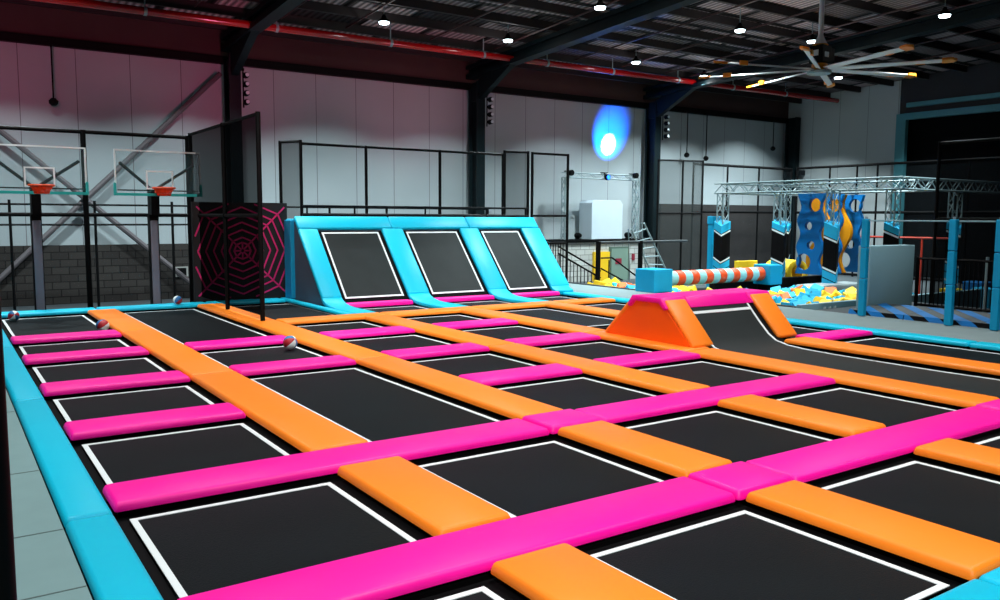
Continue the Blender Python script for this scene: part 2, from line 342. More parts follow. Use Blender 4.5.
# high-bay lamps that can be seen
for x, y, lab in [(5.74, 11.6, 'lit high-bay lamp above the left cyan ramp'), (7.98, 11.57, 'lit high-bay lamp above the right cyan ramp'),
                  (7.79, 9.05, 'lit high-bay lamp at the top edge near the centre'), (11.04, 11.78, 'lit high-bay lamp above the blue wall spot'),
                  (13.24, 12.1, 'lit high-bay lamp just left of the fan blade tips'), (10.49, 8.88, 'lit high-bay lamp above the left fan blades'),
                  (12.09, 8.73, 'lit high-bay lamp touching the fan motor on its left'), (12.1, 6.56, 'lit high-bay lamp at the upper right'), (15.6, 10.6, 'lit high-bay lamp beneath the fan blades')]:
    r = root('high_bay_lamp', (x, y, 2.90), lab, 'ceiling lamp', 'high-bay lamps')
    MB().lathe((x, y, 2.90), [(.09, 0), (.08, .03), (.04, .06), (.02, .11)], 16).build('housing', M['black'], r)
    MB().lathe((x, y, 2.89), [(.07, -.018), (.08, .008)], 16).build('lens', M['lens'], r)
    MB().tube((x, y, 3.01), (x, y, roofz(y) - .01), .008, 6).build('hanger', M['alu'], r)
    lamp('high_bay_glow', 'POINT', (x, y, 2.74), 16, WHITE, shadow_soft_size=.1)
    lamp('high_bay_light', 'AREA', (x, y, 2.74), 280 if y < 10 else 330, (.82, .97, 1.0), (x, y if y < 10 else y + .5, -1), shape='DISK', size=0.5, spread=math.radians(114))

# ------------------------------------------------------------------ the trampoline court
HW = .148
OX = [1.428, 2.55, 3.668, 4.80, 5.955]        # orange lines (constant x)
XL, XR = .388, 6.97                           # cyan side borders
RY = [.985, 2.088, 3.205, 4.335, 5.455, 6.665, 7.76, 8.78, 9.82]
PZ0, PZ1 = -1.037, -1.0
PADS = []
def pad(x0, x1, y0, y1, m, label, group, z0=PZ0, z1=PZ1, name='safety_pad', bev=.024):
    g = .002; t = .010
    b_ = [(x0 + g, y0 + g), (x1 - g, y0 + g), (x1 - g, y1 - g), (x0 + g, y1 - g)]
    t_ = [(x0 + g + t, y0 + g + t), (x1 - g - t, y0 + g + t), (x1 - g - t, y1 - g - t), (x0 + g + t, y1 - g - t)]
    mb = MB().add([(a, b, z0) for a, b in b_] + [(a, b, z1) for a, b in t_], [(3, 2, 1, 0), (4, 5, 6, 7), (0, 1, 5, 4), (1, 2, 6, 5), (2, 3, 7, 6), (3, 0, 4, 7)])
    o = mb.build(name, m, bevel=bev, seg=2, smooth=True)
    # shift the bottom ring out: a vinyl pad is widest just above its base
    tag(o, label, 'pad', group); PADS.append((x0, x1, y0, y1)); return o
lane = ['leftmost trampoline lane', 'second trampoline lane from the left', 'third trampoline lane from the left', 'fourth trampoline lane from the left']
XA = [XL + HW - .06] + [x - HW for x in OX]   # right ends of gaps
def gap(i):   # clear x-range of lane i
    lo = XL + .073 if i == 0 else OX[i - 1] + HW
    hi = OX[i] - HW if i < 5 else XR - .07
    return lo, hi
# short pink pads between lanes
G = 'short pink pads across the lanes'
order = ['nearest', 'second nearest', 'third nearest', 'farthest']
for i, rows in ((0, [3, 4, 5, 6]), (1, [4, 5]), (2, [3, 4, 5]), (3, [3, 4, 5])):
    a, b = gap(i)
    for k, rj in enumerate(rows):
        y = RY[rj]; n = len(rows)
        word = order[k] if (k < n - 1) else 'farthest'
        if n == 3 and k == 1: word = 'middle'
        if n == 2: word = ['nearer', 'farther'][k]
        pad(a, b, y - .150, y + .142, M['pink'], 'short pink vinyl pad across the %s, %s of its %d' % (lane[i], word, n), G)
a, b = gap(5)
pad(a, b, 4.21, 4.47, M['pink'], 'short pink vinyl pad between orange and cyan edges right of the hump', G)
# long pink cross lines
G = 'long pink cross line pads'
def cross(y, name, segs):
    for x0, x1, lab in segs:
        sq = abs(x1 - x0) < .4
        pad(x0, x1, y - .137, y + .137, M['pink'], lab, G, z1=PZ1 + (.006 if sq else 0))
cross(RY[2], 'rear', [(XL + .073, 2.385, 'long pink pad forming left half of the rear cross line'), (2.385, 2.72, 'small square pink pad at the crossing of the rear pink line'),
                      (2.72, OX[3] - HW, 'long pink pad forming right half of the rear cross line')])
cross(RY[1], 'front', [(XL + .073, 2.385, 'long pink pad forming left half of the nearest cross line'), (2.385, 2.72, 'small square pink pad at the crossing of the nearest pink line'),
                       (2.72, 4.60, 'long pink pad right of the nearest square pink pad'), (4.60, 4.94, 'square pink pad at the right picture edge where the orange pad ends'),
                       (4.94, 6.89, 'long pink pad running on beyond the right picture edge')])
# orange lines
G = 'long orange pads along the lanes'
def oline(x, segs, hw=HW):
    for y0, y1, lab in segs: pad(x - hw, x + hw, y0, y1, M['orange'], lab, G)
R1, R1b = RY[2] + .137, RY[2] - .137
oline(OX[0], [(R1, 5.37, 'orange pad of the leftmost orange line, section meeting the rear pink line'), (5.37, 7.75, 'orange pad of the leftmost orange line, middle section'), (7.75, 9.66, 'orange pad of the leftmost orange line, far section by the cyan back edge')])
oline(OX[1], [(R1, 5.37, 'orange pad of the second orange line, section meeting the rear pink line'), (5.37, 7.905, 'orange pad of the second orange line, middle section ending below the net post'), (7.905, 9.66, 'orange pad of the second orange line lying under the black net')])
oline(OX[2], [(R1, 5.37, 'orange pad of the third orange line, section meeting the rear pink line'), (5.37, 7.635, 'orange pad of the third orange line, far section')])
oline(OX[3], [(RY[1] + .137, 4.36, 'orange pad from the hump foot to the nearest pink line'), (4.36, 5.55, 'low orange pad along the left foot of the hump'), (5.55, 7.635, 'orange pad running away behind the hump to the far orange line')], .15)
oline(OX[4], [(RY[1] + .137, 4.36, 'orange pad right of the ramp lane running to the right picture edge'), (5.50, 7.635, 'orange pad running away behind the hump, right one')])
G = 'orange separator pads between the pink lines'
for i in range(3):
    pad(OX[i] - HW, OX[i] + HW, RY[1] + .137, R1b, M['orange'], ['orange pad between the two pink lines, leftmost of three', 'orange pad between the two pink lines, middle of three, touching both square pink pads', 'orange pad between the two pink lines, rightmost of three'][i], G, z1=PZ1 + .004)
    pad(OX[i] - HW, OX[i] + HW, RY[0] + .137, RY[1] - .137, M['orange'], ['orange pad in front of nearest pink line, leftmost, at bottom centre', 'orange pad in front of nearest pink line, ending at the cyan front edge', 'orange pad in front of nearest pink line, rightmost, at the right picture edge'][i], G, z1=PZ1 + .004)
# far orange cross line
G = 'far orange cross line pads'
for x0, x1, lab in [(OX[1] + HW, OX[2] + HW, 'orange cross pad before the web panel corner, right of the net post'), (OX[2] + HW, OX[3] + HW, 'orange cross pad in front of the left cyan ramp'),
                    (OX[3] + HW, OX[4] + HW, 'orange cross pad in front of the middle cyan ramp'), (OX[4] + HW, XR - .05, 'orange cross pad in front of the right cyan ramp, rightmost')]:
    pad(x0, x1, 7.635, 7.905, M['orange'], lab, G)
# cyan borders
G = 'cyan border pads round the court'
for k, (y0, y1) in enumerate([(.83, 3.00), (3.00, 5.12), (5.12, 7.3), (7.3, 9.66)]):
    pad(XL - .09, XL + .071, y0, y1, M['cyan'], ['cyan left border pad nearest the viewer', 'cyan left border pad beside the second nearest pink pads', 'cyan left border pad farther back', 'cyan left border pad ending at the back corner ball'][k], G)
for k, (y0, y1) in enumerate([(.83, 3.4), (3.4, 6.0), (6.0, 8.7)]):
    pad(XR - .07, XR + .13, y0, y1, M['cyan'], ['cyan right border pad at the right picture edge', 'cyan right border pad opposite the hump', 'cyan right border pad running back to the right ramp'][k], G)
for k, (x0, x1) in enumerate([(XL - .09, 1.4), (1.4, 2.56), (2.56, 3.455)]):
    pad(x0, x1, 9.66, 9.94, M['cyan'], ['cyan back border pad under the left basketball board', 'cyan back border pad under the right basketball board', 'cyan back border pad at the foot of the web panel'][k], G)
for k, (x0, x1) in enumerate([(XL + .073, 2.385), (2.385, 2.72)]):
    pad(x0, x1, RY[0] - .137, RY[0] + .137, M['cyan'], ['cyan front border pad at the bottom edge, left of the corner seam', 'small cyan square front border pad in the bottom right corner', 'cyan front border pad out of view to the right corner'][k], G)
# steel understructure
mb = MB(); fz = PZ0 - .001
for (a, b, c, d) in PADS:
    if b - a > .1 and d - c > .1: mb.box(a + .05, b - .05, c + .05, d - .05, FLOOR, fz)
stf = mb.build('trampoline_steel_frame', M['skirt'])
tag(stf, 'black steel understructure hidden beneath the coloured trampoline pads', 'frame')
# trampolines
BZ = -1.052
def trampoline(x0, x1, y0, y1, label, group='square and long trampolines of the court', ins=.045, lw=.022):
    r = root('trampoline', ((x0 + x1) / 2, (y0 + y1) / 2, BZ), label, 'trampoline', group)
    a, b, c, d = x0 + ins, x1 - ins + .01, y0 + ins * 1.2, y1 - ins * .95
    nx = ny = 6; vs = []; fs = []
    for j in range(ny + 1):
        for i in range(nx + 1):
            u, v = i / nx, j / ny; sag = .012 * math.sin(math.pi * u) * math.sin(math.pi * v)
            vs.append((a + (b - a) * u, c + (d - c) * v, BZ - sag))
    for j in range(ny):
        for i in range(nx): k = j * (nx + 1) + i; fs.append((k, k + 1, k + nx + 2, k + nx + 1))
    n0 = len(vs); vs2 = [(p[0], p[1], p[2] - .004) for p in vs]; 
    mb = MB(); mb.add(vs, fs); mb.add(vs2, [tuple(reversed(f)) for f in fs])
    mb.build('jump_mat', M['bed'], r, smooth=True)
    z0, z1 = BZ + .0005, BZ + .003
    mb = MB(); mb.box(a, b, d - lw, d, z0, z1).box(a, b, c, c + lw, z0, z1).box(a, a + lw, c + lw, d - lw, z0, z1).box(b - lw, b, c + lw, d - lw, z0, z1)
    mb.build('border_line', M['line'], r)
    e = .04
    mb = MB(); zz = BZ - .012
    mb.box(x0 - e, a - .001, y0 - e, y1 + e, zz - .003, zz).box(b + .001, x1 + e, y0 - e, y1 + e, zz - .003, zz).box(a, b, y0 - e, c - .001, zz - .003, zz).box(a, b, d + .001, y1 + e, zz - .003, zz)
    mb.build('spring_cover', M['skirt'], r)
    return r
def cell(i, j0, j1, label, **k):
    lo = XL + .073 if i == 0 else OX[i - 1] + HW
    hi = OX[i] - HW if i < 5 else XR - .07
    h0 = h1 = .135
    if j1 == 8: y1 = 9.66
    else: y1 = RY[j1] - h1
    return trampoline(lo, hi, RY[j0] + h0, y1, label, **k)
nm = ['leftmost lane', 'second lane from the left', 'third lane from the left', 'fourth lane from the left']
for i in range(4):
    cell(i, 0, 1, 'square trampoline in front of the nearest pink line, %s' % nm[i])
    cell(i, 1, 2, 'square trampoline between the two pink cross lines, %s' % nm[i])
cell(0, 2, 3, 'small trampoline of the leftmost lane just behind the rear pink line')
cell(0, 3, 4, 'small trampoline of the leftmost lane, second behind the rear pink line')
cell(0, 4, 5, 'small trampoline of the leftmost lane, third behind the rear pink line')
cell(0, 5, 6, 'small trampoline of the leftmost lane, fourth behind the rear pink line')
cell(0, 6, 8, 'long trampoline below the left basketball board')
cell(1, 2, 4, 'long trampoline of the second lane just behind the rear pink line')
cell(1, 4, 5, 'small trampoline with the basketball at its far edge')
cell(1, 5, 8, 'long trampoline below the right basketball board')
for i, w_ in ((2, 'third'), (3, 'fourth')):
    for j, o_ in ((2, 'nearest'), (3, 'second'), (4, 'third'), (5, 'farthest')):
        cell(i, j, j + 1, 'small trampoline of the %s lane, %s behind the rear pink line' % (w_, o_))
cell(2, 6, 8, 'trampoline in front of the spider web panel')
cell(5, 1, 3, 'long trampoline by the cyan right border at the right picture edge')
trampoline(OX[4] + HW, XR - .07, 4.47, 7.635, 'long trampoline by the cyan right border beyond the hump')
trampoline(OX[3] + HW, OX[4] - HW, 6.05, 7.635, 'trampoline between orange pads behind the hump')
for i, w_ in ((3, 'left'), (4, 'middle'), (5, 'right')):
    lo = OX[i - 1] + HW; hi = (OX[i] if i < 5 else XR + .03) - HW
    trampoline(lo, hi, 7.905, 8.66, 'short trampoline at the foot of the %s cyan ramp' % w_, ins=.03)
    pad(lo, hi, 8.66, 8.84, M['pink'], 'narrow pink pad at the foot of the %s cyan ramp' % w_, 'pink pads at the ramp feet', z1=-.985)

# ------------------------------------------------------------------ cyan wall ramps
def sy(z): return 8.80 + (z + 1) * .92       # slope front: y at height z
def slab(mb, x0, x1, z0, z1, lift, th=.05):
    """slab lying on the slope between heights z0 and z1"""
    n = Vector((0, -1, .92)).normalized(); a = n * lift; b = n * (lift + th)
    P_ = [Vector((x0, sy(z0), z0)), Vector((x1, sy(z0), z0)), Vector((x1, sy(z1), z1)), Vector((x0, sy(z1), z1))]
    return mb.add([p + a for p in P_] + [p + b for p in P_], [(3, 2, 1, 0), (4, 5, 6, 7), (0, 1, 5, 4), (1, 2, 6, 5), (2, 3, 7, 6), (3, 0, 4, 7)])
rx0, rx1 = 3.56, 7.12
r = root('wall_ramp', (5.3, 9.3, FLOOR), 'large cyan padded wall ramp with three sloped black trampolines', 'wall ramp')
mb = MB(); mb.prism([(rx0 + .02, sy(-1), -1), (rx0 + .02, 9.88, -1), (rx0 + .02, 9.88, -.07), (rx0 + .02, sy(-.07), -.07)], (rx1 - rx0 - .04, 0, 0))
mb.box(rx0 + .02, rx1 - .02, 8.95, 9.88, FLOOR, -1.0)
mb.build('body', [M['rampside']], r)
o_ = MB().box(rx0 - .03, rx0 + .10, 9.70, 9.92, -1.0, -.05).build('corner_pad', M['blue'], r, bevel=.02)
mb = MB().box(rx0, rx1, sy(-.035) + .02, 9.92, -.075, -.035); mb.build('top_pad', M['cyan'], r, bevel=.02)
edges = [(rx0, 3.80), (OX[3] - .15, OX[3] + .14), (OX[4] - .16, OX[4] + .13), (XR - .17, rx1)]
for a, b in edges:
    mb = MB(); slab(mb, a, b, -.955, -.185, .005); mb.build('side_pad', M['cyan'], r, bevel=.03, smooth=True)
seams = [rx0, OX[3] + .0, OX[4] + .0, rx1]
for a, b in zip(seams, seams[1:]):
    mb = MB(); slab(mb, a + .003, b - .003, -.182, -.035, .005); mb.build('header_pad', M['cyan'], r, bevel=.03, smooth=True)
wts = ['left', 'middle', 'right']
for (a0, a), (b, b0) in zip(edges, edges[1:]):
    mb = MB(); slab(mb, a - .04, b + .04, -.99, -.19, .002, .008); mb.build('spring_cover', M['skirt'], r)
    mb = MB(); slab(mb, a + .05, b - .05, -.955, -.21, .011, .006); jm = mb.build('jump_mat', M['bed_ramp'], r)
    lw = .022
    mb = MB(); A, B = a + .05, b - .05
    slab(mb, A, B, -.21 - lw * .75, -.21, .018, .003); slab(mb, A, B, -.955, -.955 + lw * .75, .018, .003); slab(mb, A, A + lw, -.955 + lw * .75, -.21 - lw * .75, .018, .003); slab(mb, B - lw, B, -.955 + lw * .75, -.21 - lw * .75, .018, .003)
    mb.build('border_line', M['line'], jm)
# curved foot pads running to the orange cross line
for k, (a, b) in enumerate([(3.56, 3.80), (OX[3] - .15, OX[3] + .14), (OX[4] - .16, OX[4] + .13), (XR - .17, XR + .13)]):
    yend = 7.905 if k < 3 else 8.70
    prof = [(yend, -1.0), (8.42, -1.0), (8.58, -.992), (8.70, -.972), (8.775, -.945), (sy(-.92) - .045, -.905)]
    if k == 3: prof = prof[2:]; prof[0] = (8.70, -.992)
    mb = MB(); n = len(prof); vs = []
    for (y, z) in prof:
        vs += [(a, y, z), (b, y, z)]
    for (y, z) in prof:
        vs += [(a, y + .012, z - .042), (b, y + .012, z - .042)]
    fs = []
    for q in range(n - 1):
        fs.append((2 * q, 2 * q + 1, 2 * q + 3, 2 * q + 2)); o2 = 2 * n; fs.append((o2 + 2 * q + 2, o2 + 2 * q + 3, o2 + 2 * q + 1, o2 + 2 * q))
        fs.append((2 * q + 2, o2 + 2 * q + 2, o2 + 2 * q, 2 * q)); fs.append((2 * q + 1, o2 + 2 * q + 1, o2 + 2 * q + 3, 2 * q + 3))
    fs.append((0, 2 * n, 2 * n + 1, 1)); fs.append((2 * n - 2, 2 * n - 1, 4 * n - 1, 4 * n - 2))
    mb.add(vs, fs)
    tag(mb.build('ramp_foot_pad', M['cyan'], bevel=.02, smooth=True), ['cyan curved foot pad at the left end of the ramp', 'cyan curved foot pad between left and middle ramp mats', 'cyan curved foot pad between middle and right ramp mats', 'cyan curved foot pad at the right end of the ramp'][k], 'pad', 'cyan curved foot pads')
pad(3.455, 3.556, 7.91, 9.94, M['cyan'], 'narrow cyan pad along the left foot of the wall ramp beside the web panel', 'cyan border pads round the court')

# ------------------------------------------------------------------ orange hump with ramp lane
hx0, hx1 = 4.80, 6.08; hf, hb = 4.45, 5.41; tf, tb, tz = 4.78, 5.06, -.655
r = root('hump', (5.45, 4.94, FLOOR), 'orange and pink wedge-shaped jump hump in the middle of the court', 'jump hump')
mb = MB(); mb.prism([(hx0 + .03, hf, PZ0), (hx0 + .03, hb, PZ0), (hx0 + .03, tb, tz - .04), (hx0 + .03, tf, tz - .04)], (hx1 - hx0 - .06, 0, 0))
mb.box(hx0 + .16, hx1 - .16, hf + .2, hb - .2, FLOOR, PZ0 - .002)
mb.build('core', M['skirt'], r)
for x in (hx0, hx1 - .025):
    mb = MB(); mb.prism([(x, hf - .01, -1.0), (x, hb + .01, -1.0), (x, tb + .01, tz - .02), (x, tf - .01, tz - .02)], (.03, 0, 0)); mb.build('side_panel', M['orange_side'], r, bevel=.008)
def hslab(mb, x0, x1, t0, t1, lift, th, back=False):
    y0, z0, y1, z1 = (hf, -1.0, tf, tz) if not back else (hb, -1.0, tb, tz)
    n = Vector((0, -(z1 - z0) if not back else (z1 - z0), abs(y1 - y0))).normalized()
    def q(x, t): return Vector((x, y0 + (y1 - y0) * t, z0 + (z1 - z0) * t))
    P_ = [q(x0, t0), q(x1, t0), q(x1, t1), q(x0, t1)]
    return mb.add([p + n * lift for p in P_] + [p + n * (lift + th) for p in P_], [(3, 2, 1, 0), (4, 5, 6, 7), (0, 1, 5, 4), (1, 2, 6, 5), (2, 3, 7, 6), (3, 0, 4, 7)])
for a, b in ((hx0, hx0 + .23), (hx1 - .25, hx1 + .0)):
    for bk in (False, True):
        mb = MB(); hslab(mb, a, b, -.05, .93, 0, .04, bk); mb.build('slope_pad', M['orange'], r, bevel=.03, smooth=True)
mb = MB(); hslab(mb, hx0 + .2, hx1 - .22, .0, .97, -.01, .006, True); mb.build('rear_jump_mat', M['bed_ramp'], r)
# pink cap in three pieces, overhanging the slopes
for x0, x1 in ((hx0 - .03, hx0 + .25), (hx0 + .25, hx1 - .27), (hx1 - .27, hx1 + .03)):
    e = .075
    prof = [(tf - .095, tz - .07), (tf - .025, tz + .015), (tb + .025, tz + .015), (tb + .085, tz - .07), (tb + .05, tz - .085), (tb, tz - .03), (tf, tz - .03), (tf - .06, tz - .085)]
    mb = MB(); mb.prism([(x0 + .003, y, z) for y, z in prof], (x1 - x0 - .006, 0, 0)); mb.build('cap_pad', M['pink'], r, bevel=.018, smooth=True)
# ramp lane mat: floor bed curving up the slope
r = root('ramp_trampoline', (5.35, 3.3, BZ), 'long trampoline lane curving up onto the orange hump', 'trampoline')
ax0, ax1 = OX[3] + HW + .045, OX[4] - HW - .045
prof = [(RY[1] + .2, BZ), (3.0, BZ - .008), (3.8, BZ - .006), (4.1, BZ), (4.26, -1.04), (4.38, -1.015), (4.46, -.965), (4.56, -.87), (4.70, -.72), (4.72, -.70)]
def lane_strip(x0, x1, dz, y_pts=prof):
    mb = MB(); vs = []; n = len(y_pts)
    for y, z in y_pts: vs += [(x0, y, z + dz), (x1, y, z + dz)]
    for y, z in y_pts: vs += [(x0, y + .002, z + dz - .004), (x1, y + .002, z + dz - .004)]
    fs = []
    for q in range(n - 1):
        k = 2 * n; fs += [(2 * q, 2 * q + 1, 2 * q + 3, 2 * q + 2), (k + 2 * q + 2, k + 2 * q + 3, k + 2 * q + 1, k + 2 * q), (2 * q + 2, k + 2 * q + 2, k + 2 * q, 2 * q), (2 * q + 1, k + 2 * q + 1, k + 2 * q + 3, 2 * q + 3)]
    fs += [(0, 2 * n, 2 * n + 1, 1), (2 * n - 2, 2 * n - 1, 4 * n - 1, 4 * n - 2)]
    return mb.add(vs, fs)
mm = lane_strip(ax0, ax1, 0); mm.build('jump_mat', M['bed_ramp'], r, smooth=True)
for x in (ax0, ax1 - .022): lane_strip(x, x + .022, .005).build('border_line', M['line'], r)
lane_strip(ax0 + .022, ax1 - .022, .005, [(4.645, -.779), (4.662, -.761)]).build('border_line', M['line'], r)
for x0, x1 in ((ax0 - .11, ax0 - .001), (ax1 + .001, ax1 + .11)):
    lane_strip(x0, x1, -.012).build('spring_cover', M['skirt'], r)

# ------------------------------------------------------------------ walkways
zt = -1.015
struct(MB().box(-3, XL - .093, -1, 10.4, FLOOR, zt).build('floor_left_walkway', [M['carpet']]))
for k, y in enumerate([2.45, 2.95, 1.95, 3.7, 4.9]):
    struct(MB().box(-3, XL - .094, y - .003, y + .003, zt + .0005, zt + .0015).build('trim_%d' % (10 + k), mat('carpet_seam', (84, 104, 104), .9, noise=.05)))
struct(MB().box(XR + .133, 8.07, -1, 12.2, FLOOR, zt).build('floor_right_walkway', M['walk']))
struct(MB().box(8.07, 10.4, -1, 5.95, FLOOR, zt - .05).build('floor_side_platform', M['dark']))

# ------------------------------------------------------------------ left nets, basketball
def fence_panel(pts, zb, zt_, label, netm, group, rails=(), post_r=.022, rail_r=.018, name='net_fence', midposts=(), bottom=True, cat='fence'):
    """framed net fence along a polyline of (x, y)"""
    r = root(name, (pts[0][0], pts[0][1], zb), label, cat, group)
    allp = list(pts) + list(midposts)
    for (x, y) in allp: MB().tube((x, y, zb), (x, y, zt_), post_r, 8).build('post', M['black'], r)
    for (x0, y0), (x1, y1) in zip(pts, pts[1:]):
        for z in [zt_ - rail_r] + list(rails) + ([zb + .05] if bottom else []):
            MB().tube((x0, y0, z), (x1, y1, z), rail_r, 8).build('rail', M['black'], r)
        if netm:
            d = Vector((y1 - y0, x0 - x1, 0)).normalized() * .002
            mb = MB(); mb.add([(x0, y0, zb + .05), (x1, y1, zb + .05), (x1, y1, zt_ - .02), (x0, y0, zt_ - .02)], [(0, 1, 2, 3)]); mb.build('net', netm, r)
    return r
fence_panel([(.2, 10.55), (1.44, 10.55), (2.58, 10.55)], FLOOR, .955, 'black frame fence with thin net behind the basketball boards', M['netthin'], 'black net fences', rails=(0.0,), rail_r=.022, post_r=.03)
fence_panel([(2.55, 10.3), (2.55, 8.95), (2.55, 7.80)], -1.0, .965, 'tall black net fence standing on the orange pad beside the web panel', M['net'], 'black net fences', rails=(0.0,), bottom=False, post_r=.024)
# near pole
r = root('net_pole', (.085, 1.5, -1.015), 'black net pole close to the viewer at the left picture edge', 'pole')
MB().tube((.060, 1.5, -1.013), (.060, 1.5, 1.4), .019, 12).build('pole', M['black'], r, smooth=True)
MB().box(.03, .12, 1.46, 1.54, -1.013, -1.0).build('base_plate', M['black'], r)
# basketball stands
def hoop(cx, label):
    r = root('basketball_hoop', (cx - .02, 10.4, FLOOR), label, 'basketball hoop', 'basketball hoops')
    px = cx - .02
    MB().box(px - .05, px + .05, 10.30, 10.42, FLOOR, .0).build('post', M['black'], r)
    MB().box(px - .045, px + .045, 10.29, 10.43, -1.05, -.06).build('post_pad', M['postgrey'], r, bevel=.03)
    MB().box(px - .045, px + .045, 10.2, 10.40, 0.0, .30).build('head_bracket', M['black'], r)
    for sx in (-1, 1): MB().tube((px, 10.3, .28), (cx + sx * .40, 10.12, .58), .018, 6).build('brace', M['black'], r)
    w_, z0, z1, yb = .462, .225, .725, 10.08
    MB().box(cx - w_ + .02, cx + w_ - .02, yb, yb + .006, z0 + .03, z1 - .01).build('board_glass', M['glass'], r)
    f = .016
    mb = MB(); mb.box(cx - w_, cx + w_, yb - .006, yb + .012, z1 - f, z1).box(cx - w_, cx - w_ + f, yb - .006, yb + .012, z0 + .12, z1 - f).box(cx + w_ - f, cx + w_, yb - .006, yb + .012, z0 + .12, z1 - f)
    mb.build('board_frame', M['boardwhite'], r)
    mb = MB(); mb.box(cx - w_ - .012, cx + w_ + .012, yb - .02, yb + .02, z0 - .01, z0 + .02).box(cx - w_ - .012, cx - w_ + .012, yb - .02, yb + .02, z0 + .02, z0 + .13).box(cx + w_ - .012, cx + w_ + .012, yb - .02, yb + .02, z0 + .02, z0 + .13)
    mb.build('edge_padding', M['teal_pad'], r)
    a, b, c, d = cx - .135, cx + .155, z0 + .065, z0 + .275
    mb = MB(); g = .016; mb.box(a, b, yb - .008, yb - .001, d - g, d).box(a, b, yb - .008, yb - .001, c, c + g).box(a, a + g, yb - .008, yb - .001, c + g, d - g).box(b - g, b, yb - .008, yb - .001, c + g, d - g)
    mb.build('target_square', M['boardwhite'], r)
    MB().box(cx - w_ + .03, cx + w_ - .03, yb + .015, yb + .03, z0 + .045, z0 + .06).build('support_bar', M['black'], r)
    rz = z0 + .075; ry = 9.84; rr = .115
    mb = MB(); mb.box(cx - .05, cx + .05, ry + rr - .01, yb - .009, rz - .05, rz + .012)
    n = 20
    for i in range(n):
        t0, t1 = 2 * math.pi * i / n, 2 * math.pi * (i + 1) / n
        mb.tube((cx + rr * math.cos(t0), ry + rr * math.sin(t0), rz), (cx + rr * math.cos(t1), ry + rr * math.sin(t1), rz), .012, 6)
    mb.build('rim', M['rim'], r)
    mb = MB(); prof = [(rr, 0), (rr * .78, -.035), (rr * .66, -.065), (rr * .64, -.085)]; vs = []; fs = []
    for (q, h) in prof:
        for i in range(16): t = 2 * math.pi * i / 16; vs.append((cx + q * math.cos(t), ry + q * math.sin(t), rz + h))
    for k in range(3):
        for i in range(16): fs.append((k * 16 + i, k * 16 + (i + 1) % 16, (k + 1) * 16 + (i + 1) % 16, (k + 1) * 16 + i))
    mb.add(vs, fs); mb.build('hoop_net', M['rimnet'], r)
hoop(.935, 'left glass basketball board with orange rim on padded post')
hoop(2.137, 'right glass basketball board with orange rim on padded post')
# balls
def ball(x, y, z, rr, label, cols, rot):
    r = root('basketball', (x, y, z), label, 'ball', 'basketballs')
    me = bpy.data.meshes.new('ball_shell'); bm = bmesh.new(); bmesh.ops.create_uvsphere(bm, u_segments=24, v_segments=12, radius=rr * S)
    for f in bm.faces:
        c = f.calc_center_median(); k = int((math.atan2(c.y, c.x) + math.pi) / (2 * math.pi) * 6) % 3; f.material_index = k; f.smooth = True
    bm.to_mesh(me); bm.free()
    for q in cols: me.materials.append(M[q])
    o = bpy.data.objects.new('ball_shell', me); C.objects.link(o); o.parent = r; o.location = (0, 0, rr * S); o.rotation_euler = rot
    mb = MB()
M['ballred'] = mat('ball_red', (170, 30, 40), .5, noise=.05); M['ballblue'] = mat('ball_blue', (30, 110, 170), .5, noise=.05)
cols = ['ballred', 'line', 'ballblue']
ball(.60, 9.45, BZ + .001, .052, 'red and white basketball in the far left corner of the court', cols, (1.2, .3, 0))
ball(1.21, 8.18, BZ + .001, .056, 'blue white and red basketball against the leftmost orange line', cols, (.6, .9, 1))
ball(2.215, 9.72, -1.0, .050, 'white and blue basketball lying on the cyan back border', cols, (1.0, .2, 2))
ball(2.275, 6.30, BZ + .001, .056, 'blue and white basketball at the pink pad end below the net post', cols, (.9, .5, .2))

# spider web panel
r = root('spider_web_panel', (3.04, 10.02, -1.0), 'black square panel with a magenta spider web left of the cyan ramp', 'panel')
wx, wz, hs = 3.04, -.42, .56
MB().box(2.47, 3.60, 9.99, 10.04, -1.333, .155).build('panel_board', M['webblack'], r)
mb = MB(); yq = 9.982
def webseg(p, q, t=.009):
    a = Vector((p[0], yq, p[1])); b = Vector((q[0], yq, q[1])); d = (b - a).normalized(); n = Vector((-d.z, 0, d.x)) * t
    mb.prism([a - n, b - n, b + n, a + n], (0, .006, 0))
def clampweb(px, pz):
    return (max(2.49, min(3.585, px)), max(-.985, min(.14, pz)))
dirs = [math.pi / 8 * 0 + math.pi / 4 * k + math.pi / 8 * 0 for k in range(8)]
for t in dirs:
    if abs(math.sin(t)) < .01 or abs(math.cos(t)) < .01: R0 = .12
    R0 = .74 if abs(math.cos(t)) > .1 and abs(math.sin(t)) > .1 else .10
    webseg((wx + .02 * math.cos(t), wz + .02 * math.sin(t)), clampweb(wx + R0 * math.cos(t), wz + R0 * math.sin(t)))
for rad in (.10, .16, .25, .34, .43, .52, .62):
    for k in range(8):
        t0, t1 = dirs[k], dirs[(k + 1) % 8]
        p = (wx + rad * math.cos(t0), wz + rad * math.sin(t0)); q = (wx + rad * math.cos(t1), wz + rad * math.sin(t1))
        ok = all(2.48 < a[0] < 3.6 and -.99 < a[1] < .15 for a in (p, q))
        if rad > .5 and not ok:
            # clip the outer rings at the board edge
            pts = [(p[0] + (q[0] - p[0]) * s_ / 20, p[1] + (q[1] - p[1]) * s_ / 20) for s_ in range(21)]
            ins_ = [a for a in pts if 2.485 < a[0] < 3.592 and -.985 < a[1] < .145]
            if len(ins_) > 1: webseg(ins_[0], ins_[-1])
        else: webseg(p, q)
mb.build('web_print', M['magenta'], r)

